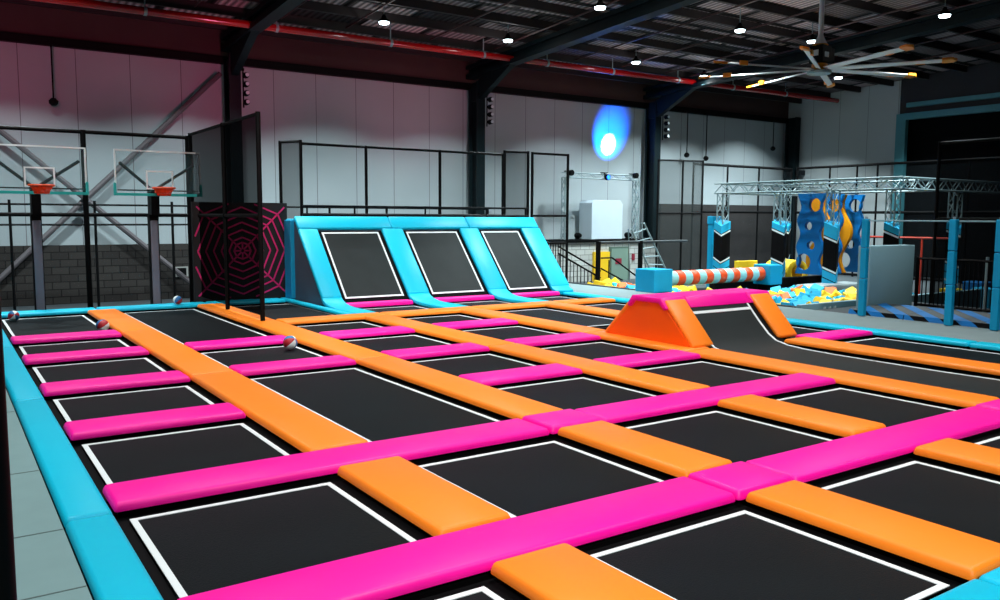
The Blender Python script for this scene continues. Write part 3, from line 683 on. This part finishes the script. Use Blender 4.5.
# fences behind ramps
fence_panel([(3.85, 10.9), (4.02, 10.6)], FLOOR, .99, 'short angled black net panel at the left end of the ramp fence', M['netmid'], 'black net fences')
fence_panel([(4.06, 10.7), (5.0, 10.7), (6.18, 10.7), (7.30, 10.7)], FLOOR, .97, 'tall black framed fence standing behind the cyan ramps', M['netthin'], 'black net fences', rails=(0.02,))
fence_panel([(7.33, 10.7), (7.72, 10.62)], FLOOR, 1.02, 'angled dense net panel behind the right end of the ramps', M['netmid'], 'black net fences')
fence_panel([(7.86, 10.7), (8.58, 10.7)], FLOOR, 1.02, 'narrow black fence panel right of the cyan ramps', M['netthin'], 'black net fences', rails=(0.02, -.42))
r = root('ramp_handrail', (5.5, 10.1, 0), 'low black handrail on top of the cyan ramps', 'handrail')
for z in (.125, .01): MB().tube((3.84, 10.1, z), (7.35, 10.1, z), .014 if z > .1 else .02, 8).build('rail', M['black'], r)
for x in (3.90, 4.55, 5.6, 6.6, 7.3): MB().tube((x, 10.1, FLOOR), (x, 10.1, .13), .012, 6).build('post', M['black'], r)
def far_rail(x0, x1, y, label, n, zs=(.14, -.14), zb=FLOOR, top=.14):
    r = root('far_handrail', ((x0 + x1) / 2, y, zb), label, 'handrail', 'handrails along the back wall')
    for z in zs: MB().tube((x0, y, z), (x1, y, z), .016, 6).build('rail', M['black'], r)
    for i in range(n + 1):
        x = x0 + (x1 - x0) * i / n; MB().tube((x, y, zb), (x, y, top), .02, 6).build('post', M['black'], r)
far_rail(-.2, 4.0, 13.1, 'black handrail in front of the back wall behind the basketball boards', 4, top=.2)
far_rail(4.4, 8.6, 13.1, 'black handrail in front of the back wall behind the ramps', 4)

# ------------------------------------------------------------------ stage corner
r = root('stage_platform', (11.5, 13.4, FLOOR), 'black-edged deck on white blockwork under the large white box', 'platform')
MB().box(10.2, 13.3, 13.26, 13.86, -.489, -.46).build('deck', M['black'], r)
MB().box(10.2, 13.3, 13.26, 13.29, -.52, -.489).build('edge_trim', M['black'], r)
r = root('white_box', (11.5, 13.5, -.46), 'large white chamfered box standing on the stage platform', 'box')
mb = MB(); mb.prism([(11.42, 13.42, -.46), (12.28, 13.42, -.46), (12.28, 13.42, .28), (12.21, 13.42, .36), (11.49, 13.42, .36), (11.42, 13.42, .30)], (0, .42, 0)); mb.build('body', M['container'], r, bevel=.01)
for x, lab in ((11.1, 'small black stage light on the platform left of the white box'), (12.5, 'small black stage light on the platform right of the white box')):
    r = root('floor_light', (x, 13.5, -.46), lab, 'stage light', 'floor stage lights')
    MB().lathe((x, 13.45, -.38), [(.04, -.05), (.06, 0), (.06, .08)], 12, 'y').build('head', M['black'], r)
    MB().box(x - .05, x + .05, 13.42, 13.52, -.46, -.44).tube((x, 13.47, -.45), (x, 13.47, -.36), .015, 6).build('yoke', M['black'], r)
def truss_mesh(mb, a, b, wd, hd, r=.012, step=.22, rd=.007):
    """square lattice truss between a and b (axis aligned)"""
    a = Vector(a); b = Vector(b); d = (b - a); L = d.length; d.normalize()
    if abs(d.z) > .9: u, v = Vector((1, 0, 0)), Vector((0, 1, 0))
    else: u = Vector((0, 0, 1)); v = d.cross(u).normalized()
    cs = [u * (sx * hd / 2) + v * (sy_ * wd / 2) for sx, sy_ in ((-1, -1), (-1, 1), (1, 1), (1, -1))]
    for c in cs: mb.tube(a + c, b + c, r, 6)
    n = max(1, int(round(L / step)))
    for k in range(4):
        c0, c1 = cs[k], cs[(k + 1) % 4]
        for i in range(n):
            p = a + d * (L * i / n); q = a + d * (L * (i + 1) / n)
            if i % 2: mb.tube(p + c0, q + c1, rd, 4, cap=False)
            else: mb.tube(p + c1, q + c0, rd, 4, cap=False)
    return mb
r = root('stage_truss', (11.6, 13.36, -.46), 'thin aluminium truss arch over the white box', 'truss')
truss_mesh(MB(), (10.6, 13.36, .85), (12.68, 13.36, .85), .10, .10, .011, .16).build('cross_truss', M['alu'], r)
for x in (10.65, 12.60):
    mb = MB(); truss_mesh(mb, (x, 13.36, -.46), (x, 13.36, .80), .10, .10, .011, .16); mb.build('leg', M['alu'], r)
for x, lab in ((11.65, 'blue spotlight unit clamped on the middle of the stage truss'), (12.45, 'round black lamp clamped right on the stage truss'), (10.68, 'round black lamp at the left end of the stage truss')):
    r = root('truss_spotlight', (x, 13.3, .9), lab, 'stage light', 'lamps on the stage truss')
    MB().box(x - .07, x + .07, 13.28, 13.36, .92, .935).tube((x, 13.30, .84), (x, 13.30, .93), .015, 6).build('bracket', M['black'], r)
    zc = .83 if x == 11.65 else .89
    MB().lathe((x, 13.22, zc), [(.03, .06), (.06, .02), (.06, -.04)], 12, 'y').build('head', M['black'], r)
    MB().lathe((x, 13.175, zc), [(.045, -.004), (.045, .002)], 12, 'y').build('lens', M['bluelens'] if x == 11.65 else M['black'], r)
r = root('door', (12.1, 13.29, FLOOR), 'grey-green metal door with a dark red sign in the white blockwork', 'door')
MB().box(11.80, 12.37, 13.275, 13.299, FLOOR, -.62).build('frame', mat('door_frame', (70, 90, 80), .6, noise=.05), r)
MB().box(11.85, 12.32, 13.262, 13.274, FLOOR, -.66).build('leaf', M['doorgreen'], r)
MB().box(11.96, 12.13, 13.255, 13.261, -.99, -.87).build('sign', M['sign'], r)
tag(MB().box(12.46, 12.53, 13.275, 13.299, -.92, -.78).build('wall_sign', M['sign']), 'small dark red call point on the white wall right of the door', 'sign')
tag(MB().box(11.35, 11.78, 13.24, 13.299, FLOOR, -.72).build('yellow_panel', M['yellowpanel']), 'yellow board leaning on the white blockwork left of the door', 'board')
r = root('ladder', (12.3, 12.5, FLOOR), 'aluminium step ladder standing below the right end of the stage', 'ladder')
def ext(a, b):      # carry a leaning stile on down to the floor
    a = Vector(a); b = Vector(b); t = (FLOOR + .01 - a.z) / (b.z - a.z); return a + (b - a) * t
L1 = ((11.676, 12.5, -.232), (12.232, 12.5, -1.061)); L2 = ((12.033, 12.5, -.111), (12.697, 12.5, -1.096))
for a, b in (L1, L2): MB().tube(a, ext(a, b), .018, 6).build('stile', M['alu'], r)
for a, b in (L1, L2):
    a = Vector(a); b = Vector(b); MB().tube(a + Vector((.04, .12, 0)), ext(a + Vector((.04, .12, 0)), b + Vector((-.25, .35, 0))), .012, 6).build('back_leg', M['alu'], r)
for k in range(6):
    t = (k + .6) / 5.2; a = Vector(L1[0]).lerp(Vector(L1[1]), t); b = Vector(L2[0]).lerp(Vector(L2[1]), t)
    MB().tube(a, b, .014, 6).build('rung', M['alu'], r)
# stair rail + gate
r = root('bar_railing', (8.5, 10.95, FLOOR), 'black barred railing section right beside the cyan ramp end', 'railing')
for z in (-.42, -1.1): MB().tube((8.15, 10.95, z), (8.72, 10.95, z), .016, 6).build('rail', M['black'], r)
for i in range(11): MB().tube((8.17 + i * .053, 10.95, FLOOR if i in (0, 10) else -1.1), (8.17 + i * .053, 10.95, -.42), .008, 6).build('bar', M['black'], r)
r = root('stair_railing', (9.2, 11.2, FLOOR), 'black sloping stair railing with bars going down to the right', 'railing')
MB().tube((8.8, 11.2, -.50), (9.75, 11.2, -.95), .016, 6).build('rail', M['black'], r); MB().tube((8.8, 11.2, -.62), (9.75, 11.2, -1.07), .016, 6).build('rail', M['black'], r)
for i in range(12): x = 8.82 + i * .08; MB().tube((x, 11.2, FLOOR), (x, 11.2, -.62 - (x - 8.8) * .47), .008, 6).build('bar', M['black'], r)
r = root('platform_railing', (9.9, 10.9, FLOOR), 'black square frame railing in front of the yellow board and door', 'railing')
MB().tube((9.43, 10.9, -.43), (11.6, 10.9, -.43), .022, 8).build('rail', mat('grey_rail', (60, 66, 68), .4, noise=.1), r)
for x in (9.43, 10.42): MB().box(x - .03, x + .03, 10.87, 10.93, FLOOR, -.41).build('post', M['black'], r)
MB().tube((9.5, 10.9, -.70), (9.75, 10.9, -.70), .014, 6).tube((9.75, 10.9, -.70), (10.4, 10.9, -1.08), .014, 6).tube((9.5, 10.9, -.88), (10.0, 10.9, -1.1), .014, 6).build('sloping_handrail', M['black'], r)
MB().tube((9.68, 10.9, FLOOR), (9.68, 10.9, -.74), .012, 6).tube((10.38, 10.9, FLOOR), (10.38, 10.9, -1.08), .012, 6).build('baluster', M['black'], r)

# ------------------------------------------------------------------ right back fences
fence_panel([(12.95, 13.05), (13.95, 12.7)], FLOOR, 1.25, 'dense grey net panel right of the teal column', M['netmid'], 'black net fences', rails=(.1,), midposts=[(13.5, 12.86)])
fence_panel([(13.98, 13.0), (15.1, 13.0), (16.2, 13.0), (17.4, 13.0)], FLOOR, 1.22, 'long black framed fence before the right part of the back wall', M['netthin'], 'black net fences', rails=(.14,), rail_r=.03)
fence_panel([(17.5, 12.9), (17.5, 12.0), (17.5, 11.3), (17.5, 10.8), (17.5, 8.8), (17.5, 7.4)], FLOOR, 1.24, 'long black framed fence along the right wall and dark doorway', M['netthin'], 'black net fences', rails=(.14,), rail_r=.03)
tag(MB().box(XW - .12, XW - .001, 10.72, 10.95, FLOOR, 2.38).build('door_jamb', M['tealedge']), 'teal steel door jamb at the left edge of the dark doorway', 'column')

# ------------------------------------------------------------------ foam pit area
px0, px1, py0, py1, pyd = 8.28, 12.35, 6.0, 10.7, 8.45
r = root('foam_pit', (10.3, 8.3, FLOOR), 'long foam pit with grey rim right of the pale walkway', 'foam pit')
t = .06; tz_ = -.995
MB().box(px0 - t, px1, py0 - t, py0, FLOOR, tz_).build('front_wall', M['grey'], r, bevel=.01)
MB().box(px0 - t, px0, py0, py1, FLOOR, -1.02).build('side_wall', M['dark'], r)
MB().box(px0, px1, py0, py1, FLOOR, FLOOR + .03).build('pit_base', M['black'], r)
mb = MB()
for k, h in enumerate((.0, .1, .2)):   # short white letters stuck on the outer face
    x = 8.62 + h; mb.prism([(x, py0 - t - .004, -1.14), (x + .03, py0 - t - .004, -1.14), (x + .055, py0 - t - .004, -1.08), (x + .035, py0 - t - .004, -1.04)], (0, .003, 0)).prism([(x + .05, py0 - t - .004, -1.14), (x + .085, py0 - t - .004, -1.14), (x + .075, py0 - t - .004, -1.04), (x + .05, py0 - t - .004, -1.04)], (0, .003, 0))
mb.build('white_marks', M['line'], r)
MB().box(9.6, 12.35, pyd - .02, pyd + .10, -1.16, -.95).box(9.6, 9.7, pyd - .05, pyd + .05, FLOOR, -1.08).build('divider_beam', M['skirt'], r)
MB().box(12.15, 12.35, pyd - .10, pyd + .10, FLOOR, -1.08).build('divider_post', M['skirt'], r)
for k, y in enumerate((7.9, 7.3)):
    tag(MB().box(11.0, 12.3, y - .18, y + .18, FLOOR + .031, -1.02 - .07 * k).build('padded_step', mat('pale_grey_vinyl', (150, 160, 162), .5, noise=.06), bevel=.06), ['pale grey padded step behind the pit, upper one', 'pale grey padded step behind the pit, lower one'][k], 'step', 'pale padded steps')
cubes = []
cm = [('blue', M['skyblue']), ('yellow', M['yellow']), ('orange', M['orangefoam'])]
protos = {}
def cube_at(x, y, z, k, s_, lab):
    key = k
    if key not in protos:
        mb = MB().box(x - .062, x + .062, y - .062, y + .062, z - .062, z + .062); o = mb.build('foam_cube', cm[k][1], origin=(x, y, z), bevel=.012)
        protos[key] = o
    else:
        o = protos[key].copy(); C.objects.link(o); o.location = V(x, y, z)
    o.rotation_euler = (random.uniform(-.7, .7), random.uniform(-.7, .7), random.uniform(0, 1.5)); o.scale = (s_,) * 3
    tag(o, lab, 'foam cube', 'foam cubes in the pit'); return o
rnd = random.Random(3)
def fill(x0, x1, y0, y1, zt__, step, where, pick):
    y = y0
    while y < y1:
        x = x0
        while x < x1:
            k = pick(rnd)
            if any(abs(x - a) < .3 and abs(y - b) < .3 for a, b in ((11.75, 8.97), (11.75, 10.2), (11.75, 7.98), (10.5, 8.2), (12.2, 9.2))):
                x += step; continue
            cube_at(x + rnd.uniform(-.03, .03), y + rnd.uniform(-.03, .03), zt__ + rnd.uniform(-.04, .045), k, rnd.uniform(.95, 1.3), '%s foam cube lying in the %s' % (cm[k][0], where))
            x += step
        y += step
pk = lambda r_: r_.choice([0, 0, 0, 1, 1, 2])
fill(8.42, 10.9, 6.12, 6.8, -1.10, .17, 'near part of the foam pit', pk)
fill(8.42, 10.8, 6.85, 7.75, -1.10, .185, 'near part of the foam pit', pk)
pk2 = lambda r_: r_.choice([0, 1, 1, 1, 2])
fill(8.9, 9.5, 8.40, 10.6, -1.15, .185, 'far part of the foam pit', pk2)
fill(11.1, 12.3, 8.75, 9.2, -1.24, .19, 'right part of the foam pit', pk)
# under-fill so that no cube hangs in the air
stuff(tag(MB().box(8.35, 10.75, 6.02, 7.9, FLOOR + .031, -1.17).box(8.85, 9.55, 8.4, 10.65, FLOOR + .031, -1.19).build('foam_filling', mat('mixed_foam', (70, 140, 150), .8, noise=.4, nscale=6), origin=(10, 8, -1.2)), 'mass of foam blocks under the cubes in the pit', 'foam'))
# roller beam
for x0, x1, lab in ((7.99, 8.34, 'blue foam block holding the left end of the striped roller'), (10.34, 10.62, 'blue foam block holding the right end of the striped roller')):
    o = MB().box(x0, x1, 8.08 if x0 < 9 else 8.02, 8.45 if x0 < 9 else 8.34, -1.015 if x0 < 8.2 else -1.0, -.70).build('roller_block', M['blue'], bevel=.02)
    tag(o, lab, 'foam block', 'blue roller blocks')
MB().box(10.40, 10.62, 8.1, 8.3, FLOOR + .031, -1.003).build('support', M['skirt'], o)
r = root('striped_roller', (9.3, 8.25, -.85), 'orange and pale blue striped foam roller between two blue blocks', 'roller')
x = 8.345; k = 0; n = 14; dx = (10.335 - 8.345) / n
ms = [mat('pale_aqua_vinyl', (150, 215, 220), .5, noise=.05), M['rim']]
for k in range(n):
    MB().lathe((x + k * dx, 8.2, -.84), [(.098, 0), (.105, .012), (.105, dx - .012), (.098, dx)], 24, 'x').build('stripe', ms[k % 2], r, smooth=True)

# padded truss pillars
TX = 11.75; top = .61
def pillar(x, y, label, zb=FLOOR + .035, padtop=-.06, padbot=-1.02, group='padded truss pillars', hw=.102, rot=26):
    r = root('truss_pillar', (x, y, zb), label, 'pillar', group)
    mb = MB(); truss_mesh(mb, (x, y, padtop - .05), (x, y, top - .17), .14, .14, .012, .2); mb.build('lattice', M['alu'], r)
    MB().box(x - .06, x + .06, y - .06, y + .06, zb, padbot + .1).build('foot', M['black'], r)
    # padded sleeve with slanted black band and white chevrons, drawn as geometry rings
    def ring(z): # corner (-x,-y) lowest
        d = .09
        ca, sa = math.cos(math.radians(rot)), math.sin(math.radians(rot))
        return [(x + ca * a - sa * b, y + sa * a + ca * b, z + h) for a, b, h in ((-hw, -hw, -d), (hw, -hw, 0), (hw, hw, d * .4), (-hw, hw, 0))]
    H_ = padtop - padbot
    stops = [(padbot, 0), (padbot + .06, 1), (padbot + .085, 0), (padbot + .19, 2), (padbot + .205, 0), (padbot + .32, 2), (padbot + .335, 1), (padbot + .365, 2), (padbot + .82, 1), (padbot + .85, 2), (padbot + .865, 0), (padtop, 0)]
    mb = MB(); rings = [ring(z) for z, _ in stops]
    vs = [p for rg in rings for p in rg]; mb.v = vs
    for q in range(len(stops) - 1):
        for i in range(4):
            mb.f.append((q * 4 + i, q * 4 + (i + 1) % 4, (q + 1) * 4 + (i + 1) % 4, (q + 1) * 4 + i)); mb.mi.append(stops[q][1])
    mb.f.append((3, 2, 1, 0)); mb.mi.append(0); L = (len(stops) - 1) * 4; mb.f.append((L, L + 1, L + 2, L + 3)); mb.mi.append(0)
    mb.build('sleeve', [M['skyblue'], M['line'], M['skirt']], r)
    return r
pillar(TX, 10.2, 'padded truss pillar farthest left beside the tall blue column', padbot=-1.06, rot=-10)
pillar(TX, 8.97, 'padded truss pillar right of the blue column, front one of a close pair')
pillar(12.95, 9.78, 'padded truss pillar standing just behind another, rear one of a close pair', zb=FLOOR)
pillar(TX, 7.98, 'padded truss pillar in front of the blue panels with round holes', padbot=-1.12)
pillar(TX, 6.98, 'padded truss pillar above the grey board at the truss corner')
tag(MB().box(11.86, 12.10, 10.52, 10.64, FLOOR + .031, .02).box(11.85, 12.11, 10.51, 10.65, -.12, .03).build('blue_column', M['blue'], bevel=.02), 'tall plain blue padded column left of the far truss pillar', 'column')
# overhead trusses
def ohtruss(a, b, label, hd=.17):
    mb = MB(); truss_mesh(mb, a, b, .17, hd, .014, .2, .008); tag(mb.build('overhead_truss', M['alu']), label, 'truss', 'overhead trusses')
ohtruss((TX, 6.80, top - .085), (TX, 10.33, top - .085), 'overhead aluminium truss nearest the foam pit, over the padded pillars')
ohtruss((12.95, 7.1, top - .085), (12.95, 10.33, top - .085), 'overhead aluminium truss running parallel behind the front one')
ohtruss((TX + .1, 6.95, top - .085), (16.4, 6.95, top - .085), 'overhead aluminium truss leading right into the dark mesh area')
ohtruss((TX + .1, 10.25, top - .085), (14.6, 10.25, top - .085), 'overhead aluminium truss crossing at the far end of the rig')
pillar(13.45, 6.95, 'dim truss pillar behind the dark mesh fence on the right', zb=FLOOR)
# hanging boards with holes
def holes_board(x, y0, y1, z0, z1, m, label, wavy=False):
    """board in a plane of constant x; scalloped edges, with round holes"""
    th = .07; me_pts = []
    n = 72
    def edge(t, side):
        base = y0 if side < 0 else y1
        return base - side * (.07 * (0.5 - 0.5 * math.cos(t * 2 * math.pi * 3)))
    left = [(edge(i / n, -1), z0 + (z1 - z0) * i / n) for i in range(n + 1)]
    right = [(edge(i / n, 1), z0 + (z1 - z0) * i / n) for i in range(n + 1)]
    if wavy:
        c = (y0 + y1) / 2; left = [(c - .13 + .09 * math.sin(i / n * 9), z0 + (z1 - z0) * i / n) for i in range(n + 1)]; right = [(c + .17 + .09 * math.sin(i / n * 9), z0 + (z1 - z0) * i / n) for i in range(n + 1)]
    bm = bmesh.new()
    outer = left + right[::-1]
    cu = bpy.data.curves.new('c', 'CURVE'); cu.dimensions = '2D'; cu.fill_mode = 'BOTH'; cu.extrude = th / 2 * S; cu.bevel_depth = 0.0
    def spl(pts):
        s_ = cu.splines.new('POLY'); s_.points.add(len(pts) - 1)
        for q, (a, b) in zip(s_.points, pts): q.co = (a * S, b * S, 0, 1)
        s_.use_cyclic_u = True
    spl(outer)
    if not wavy:
        H_ = z1 - z0; c = (y0 + y1) / 2
        for (dy, tz__, rr) in ((-.08, .86, .115), (.03, .60, .07), (-.03, .36, .075), (.10, .15, .14)):
            spl([(c + dy + rr * math.cos(2 * math.pi * i / 24), z0 + H_ * tz__ + rr * 1.0 * math.sin(2 * math.pi * i / 24)) for i in range(24)])
    tmp = bpy.data.objects.new('t', cu); C.objects.link(tmp)
    dg = bpy.context.evaluated_depsgraph_get(); me = bpy.data.meshes.new_from_object(tmp.evaluated_get(dg)); bpy.data.objects.remove(tmp)
    org = V(x, (y0 + y1) / 2, z0)
    for v in me.vertices:
        a, b, c_ = v.co; v.co = Vector((c_ , a - org.y, b + S + ZP - org.z))
    me.materials.clear(); me.materials.append(m); me.name = 'obstacle_board'
    o = bpy.data.objects.new('obstacle_board', me); C.objects.link(o); o.location = org
    tag(o, label, 'board', 'hanging obstacle boards'); return o
zb0, zb1 = -.93, .41
holes_board(12.10, 8.36, 8.86, zb0, zb1, M['panelblue'], 'blue scalloped board with round holes, leftmost of the hanging row')
holes_board(12.38, 8.36, 8.84, zb0, zb1, M['amber'], 'amber board seen through the holes of the leftmost blue board', True)
holes_board(12.66, 8.40, 8.86, zb0, zb1, M['panelblue'], 'blue scalloped board between the two amber boards')
holes_board(12.95, 8.40, 8.86, zb0, zb1, M['amber'], 'wavy amber board in the middle of the hanging row', True)
holes_board(13.28, 8.42, 8.88, zb0, zb1, M['panelblue'], 'blue scalloped board, rightmost of the hanging row')
r = root('board_hanger', (12.8, 8.35, .44), 'thin steel bar carrying the hanging obstacle boards', 'hanger')
MB().tube((11.85, 8.62, .44), (13.4, 8.62, .44), .02, 8).build('bar', M['alu'], r)
for x in (12.95,): MB().tube((x, 8.62, .44), (x, 8.62, .46), .015, 6).build('hook', M['alu'], r)
# yellow crawl tunnel
r = root('crawl_tunnel', (11.9, 9.3, -1.0), 'yellow foam crawl tunnel with a round opening behind the roller', 'tunnel')
cx, cz, yy = 12.33, -.93, 9.0
mb = MB(); n = 24; vs = []; 
for (ri, dy) in ((.13, 0), (.24, 0), (.24, .5), (.13, .5)):
    for i in range(n): t = 2 * math.pi * i / n; vs.append((cx + ri * math.cos(t) * 1.25, yy + dy, cz + ri * math.sin(t) * .9))
fs = [((k * n + i), (k * n + (i + 1) % n), (((k + 1) % 4) * n + (i + 1) % n), (((k + 1) % 4) * n + i)) for k in range(4) for i in range(n)]
mb.add(vs, fs); mb.build('ring', M['yellow'], r, bevel=.02, smooth=True)
MB().box(11.45, 11.95, 9.55, 9.65, FLOOR + .031, -.74).build('side_wall', M['yellow'], r, bevel=.02)
MB().box(12.3, 12.4, 9.6, 9.7, FLOOR + .031, -1.1).build('foot', M['yellow'], r)
MB().box(12.08, 12.6, 9.02, 9.48, FLOOR + .031, -1.14).build('cradle', M['black'], r)

# ------------------------------------------------------------------ right side: blue posts, board, kick pads, railing, mesh
G = 'blue padded posts by the right walkway'
for y, lab in ((5.02, 'blue padded post left of the grey board'), (4.12, 'blue padded post in the middle of the railing on the right'), (3.70, 'blue padded post at the right picture edge')):
    r = root('padded_post', (7.975, y, -1.015), lab, 'post', G)
    for z0, z1 in ((-1.013, -.62), (-.62, -.30), (-.30, .0)):
        MB().box(7.945, 8.005, y - .033, y + .033, z0 + .002, z1 - .002).build('pad_section', M['blue'], r, bevel=.015)
    MB().tube((7.975, y, -1.01), (7.975, y, .02), .015, 6).build('core_pole', M['alu'], r)
tag(MB().tube((7.975, 5.0, -.02), (7.975, 4.17, -.02), .009, 6).tube((7.975, 4.07, -.02), (7.975, 3.75, -.02), .009, 6).build('post_top_rail', M['grey']), 'thin pale rail joining the tops of the blue posts', 'rail')
o = MB().box(8.53, 9.42, 5.3, 5.45, zt - .049, -.30).build('grey_board', M['grey'], bevel=.015); tag(o, 'large grey padded board standing behind the left blue post', 'board')
MB
G = 'striped kick pads behind the blue posts'
def kick(y0, y1, label):
    r = root('kick_pad', (8.3, (y0 + y1) / 2, -1.065), label, 'kick pad', G)
    zl, zf, zb = -1.0645, -.975, -.945
    mb = MB(); mb.cur = 0
    pr = [(8.10, zl), (8.13, zf), (8.80, zb), (8.80, zl)]
    n = 4; vs = [(a, y0 + .003, b) for a, b in pr] + [(a, y1 - .003, b) for a, b in pr]
    mb.add(vs, [(0, 1, 2, 3), (7, 6, 5, 4)]); mb.add(vs, [(0, 4, 5, 1)]); mb.add(vs, [(2, 6, 7, 3), (3, 7, 4, 0)]); mb.cur = 1; mb.add(vs, [(1, 5, 6, 2)])
    mb.build('pad_body', [M['skirt'], M['kickgrey']], r)
    def clip(poly):                      # keep the stripe inside this pad (poly in (x, y, z))
        for lim, sg in ((y0 + .004, 1), (y1 - .004, -1)):
            out = []
            for p, q in zip(poly, poly[1:] + poly[:1]):
                a, b = (p[1] - lim) * sg, (q[1] - lim) * sg
                if a >= 0: out.append(p)
                if a * b < 0:
                    t = a / (a - b); out.append(tuple(p[k] + (q[k] - p[k]) * t for k in range(3)))
            poly = out
            if len(poly) < 3: return None
        return poly
    mb = MB(); k = 6
    for k in range(4, 26):
        ya = k * .31 - .8; yb = ya + .155; e = .0015
        for (xa_, za, sa, xb_, zb_, sb) in ((8.10 - e, zl + .002, 0, 8.13 - e, zf + e, .13), (8.13, zf + e, .13, 8.80, zb + e, .78)):
            pl = clip([(xa_, ya + sa, za), (xa_, yb + sa, za), (xb_, yb + sb, zb_), (xb_, ya + sb, zb_)])
            if pl: mb.prism(pl, (-.0006, 0, .0006))
    if mb.v: mb.build('stripe_print', M['panelblue'], r)
kick(4.65, 5.27, 'black and blue striped kick pad below the grey board')
kick(3.9, 4.65, 'black and blue striped kick pad right of the middle blue post')
kick(2.9, 3.9, 'black and blue striped kick pad at the right picture edge')
r = root('barred_gate_railing', (9.42, 4.7, -1.06), 'black barred railing between the blue posts on the right', 'railing')
xa = 9.42
for z in (-.455, -.99): MB().tube((xa, 5.26, z), (xa, 3.3, z), .016, 6).build('rail', M['black'], r)
for i in range(40): y = 5.24 - i * .048; MB().tube((xa, y, -.99), (xa, y, -.455), .008, 6).build('bar', M['black'], r)
for y in (5.26, 4.3, 3.3): MB().tube((xa, y, -1.064), (xa, y, -.44), .02, 6).build('post', M['black'], r)
tag(MB().tube((9.7, 4.62, -1.064), (9.7, 4.62, -.42), .018, 8).box(9.65, 9.75, 4.57, 4.67, -1.064, -1.05).build('steel_post', M['alu']), 'slim grey steel post behind the barred railing', 'post')
fence_panel([(10.5, 5.66), (10.5, 4.8), (10.5, 3.9)], FLOOR, .965, 'tall dark mesh fence at the right picture edge', M['netdark'], 'black net fences', rails=(0.0,))
# red ninja frame behind
r = root('red_frame', (12.9, 6.3, FLOOR), 'red steel frame obstacle behind the barred railing', 'frame')
MB().tube((12.9, 8.2, -.30), (12.9, 6.7, -.30), .018, 8).build('cross_bar', M['redbar'], r)
for y in (8.15, 7.15): MB().tube((12.9, y, FLOOR), (12.9, y, -.30), .016, 8).build('upright', M['redbar'], r)
for k, (x, y, s_, mk, lab) in enumerate([(13.2, 6.4, .16, 'panelblue', 'blue block behind the railing under the red frame'), (12.7, 6.05, .14, 'skyblue', 'pale blue block behind the railing low down'), (12.7, 6.55, .12, 'yellow', 'yellow block behind the railing next to a pale blue one')]):
    tag(MB().box(x - s_, x + s_, y - s_, y + s_, FLOOR, FLOOR + s_ * 2.4).build('soft_block', M[mk], bevel=.03), lab, 'foam block', 'soft blocks behind the railing')

# ------------------------------------------------------------------ big ceiling fan
fx, fy, fz = 10.51, 7.45, 2.11
r = root('ceiling_fan', (fx, fy, fz), 'huge eight-blade ceiling fan with orange blade tips on a long rod', 'ceiling fan')
MB().tube((fx, fy, 2.52), (fx, fy, roofz(fy) - .002), .035, 12).lathe((fx, fy, 2.44), [(.10, 0), (.05, .10), (.036, .14)], 12).build('down_rod', M['white'], r, smooth=True)
MB().lathe((fx, fy, 2.40), [(.07, 0), (.12, .02), (.10, .05)], 16).build('upper_flange', M['amber'], r)
MB().box(fx - .12, fx + .10, fy - .12, fy + .10, 2.18, 2.43).box(fx + .09, fx + .22, fy - .09, fy + .07, 2.2, 2.41).build('motor', M['black'], r, bevel=.03)
MB().box(fx - .124, fx - .12, fy - .06, fy + .04, 2.28, 2.36).build('white_plate', M['line'], r); MB().box(fx - .06, fx + .03, fy - .124, fy - .12, 2.26, 2.33).build('white_plate', M['line'], r)
MB().lathe((fx, fy, 2.09), [(.05, 0), (.11, .05), (.10, .11)], 16).build('gearbox', M['amber'], r, smooth=True)
MB().lathe((fx, fy, 2.04), [(.16, 0), (.17, .02), (.16, .04)], 20).build('hub', M['alu'], r)
blade = mat('blade_aluminium', (225, 228, 232), .35, metal=.0, spec=.6, noise=.04)
tipm = mat('orange_tip_plastic', (240, 140, 30), .45, noise=.05)
for k in range(8):
    t = math.radians(45 * k - 16); c, s_ = math.cos(t), math.sin(t); L = 1.57
    def pt(l, wd, z): return (fx + c * l - s_ * wd, fy + s_ * l + c * wd, fz + z)
    tw = .014
    vs = [pt(.12, -.036, tw), pt(L, -.036, tw), pt(L, .036, -tw), pt(.12, .036, -tw), pt(.12, -.036, tw - .012), pt(L, -.036, tw - .012), pt(L, .036, -tw - .012), pt(.12, .036, -tw - .012)]
    bl = MB().add(vs, [(0, 1, 2, 3), (7, 6, 5, 4), (0, 4, 5, 1), (1, 5, 6, 2), (2, 6, 7, 3), (3, 7, 4, 0)]).build('blade', blade, r)
    L2 = L + .15
    mb = MB(); pts = [pt(L - .03, -.055, tw + .012), pt(L2 - .06, -.06, tw + .012), pt(L2, -.01, .012), pt(L2 - .05, .055, -tw + .012), pt(L - .03, .055, -tw + .012)]
    mb.prism(pts, (0, 0, -.03)); mb.build('blade_tip', tipm, bl)
    mb = MB(); mb.prism([pt(1.22, .03, -.03), pt(1.34, .03, -.03), pt(1.34, .03, .03), pt(1.22, .03, .03)], (-s_ * .03, c * .03, -.0)); mb.build('winglet', tipm, bl)
# clean helper props
for o in bpy.data.objects:
    if '_o' in o: del o['_o']
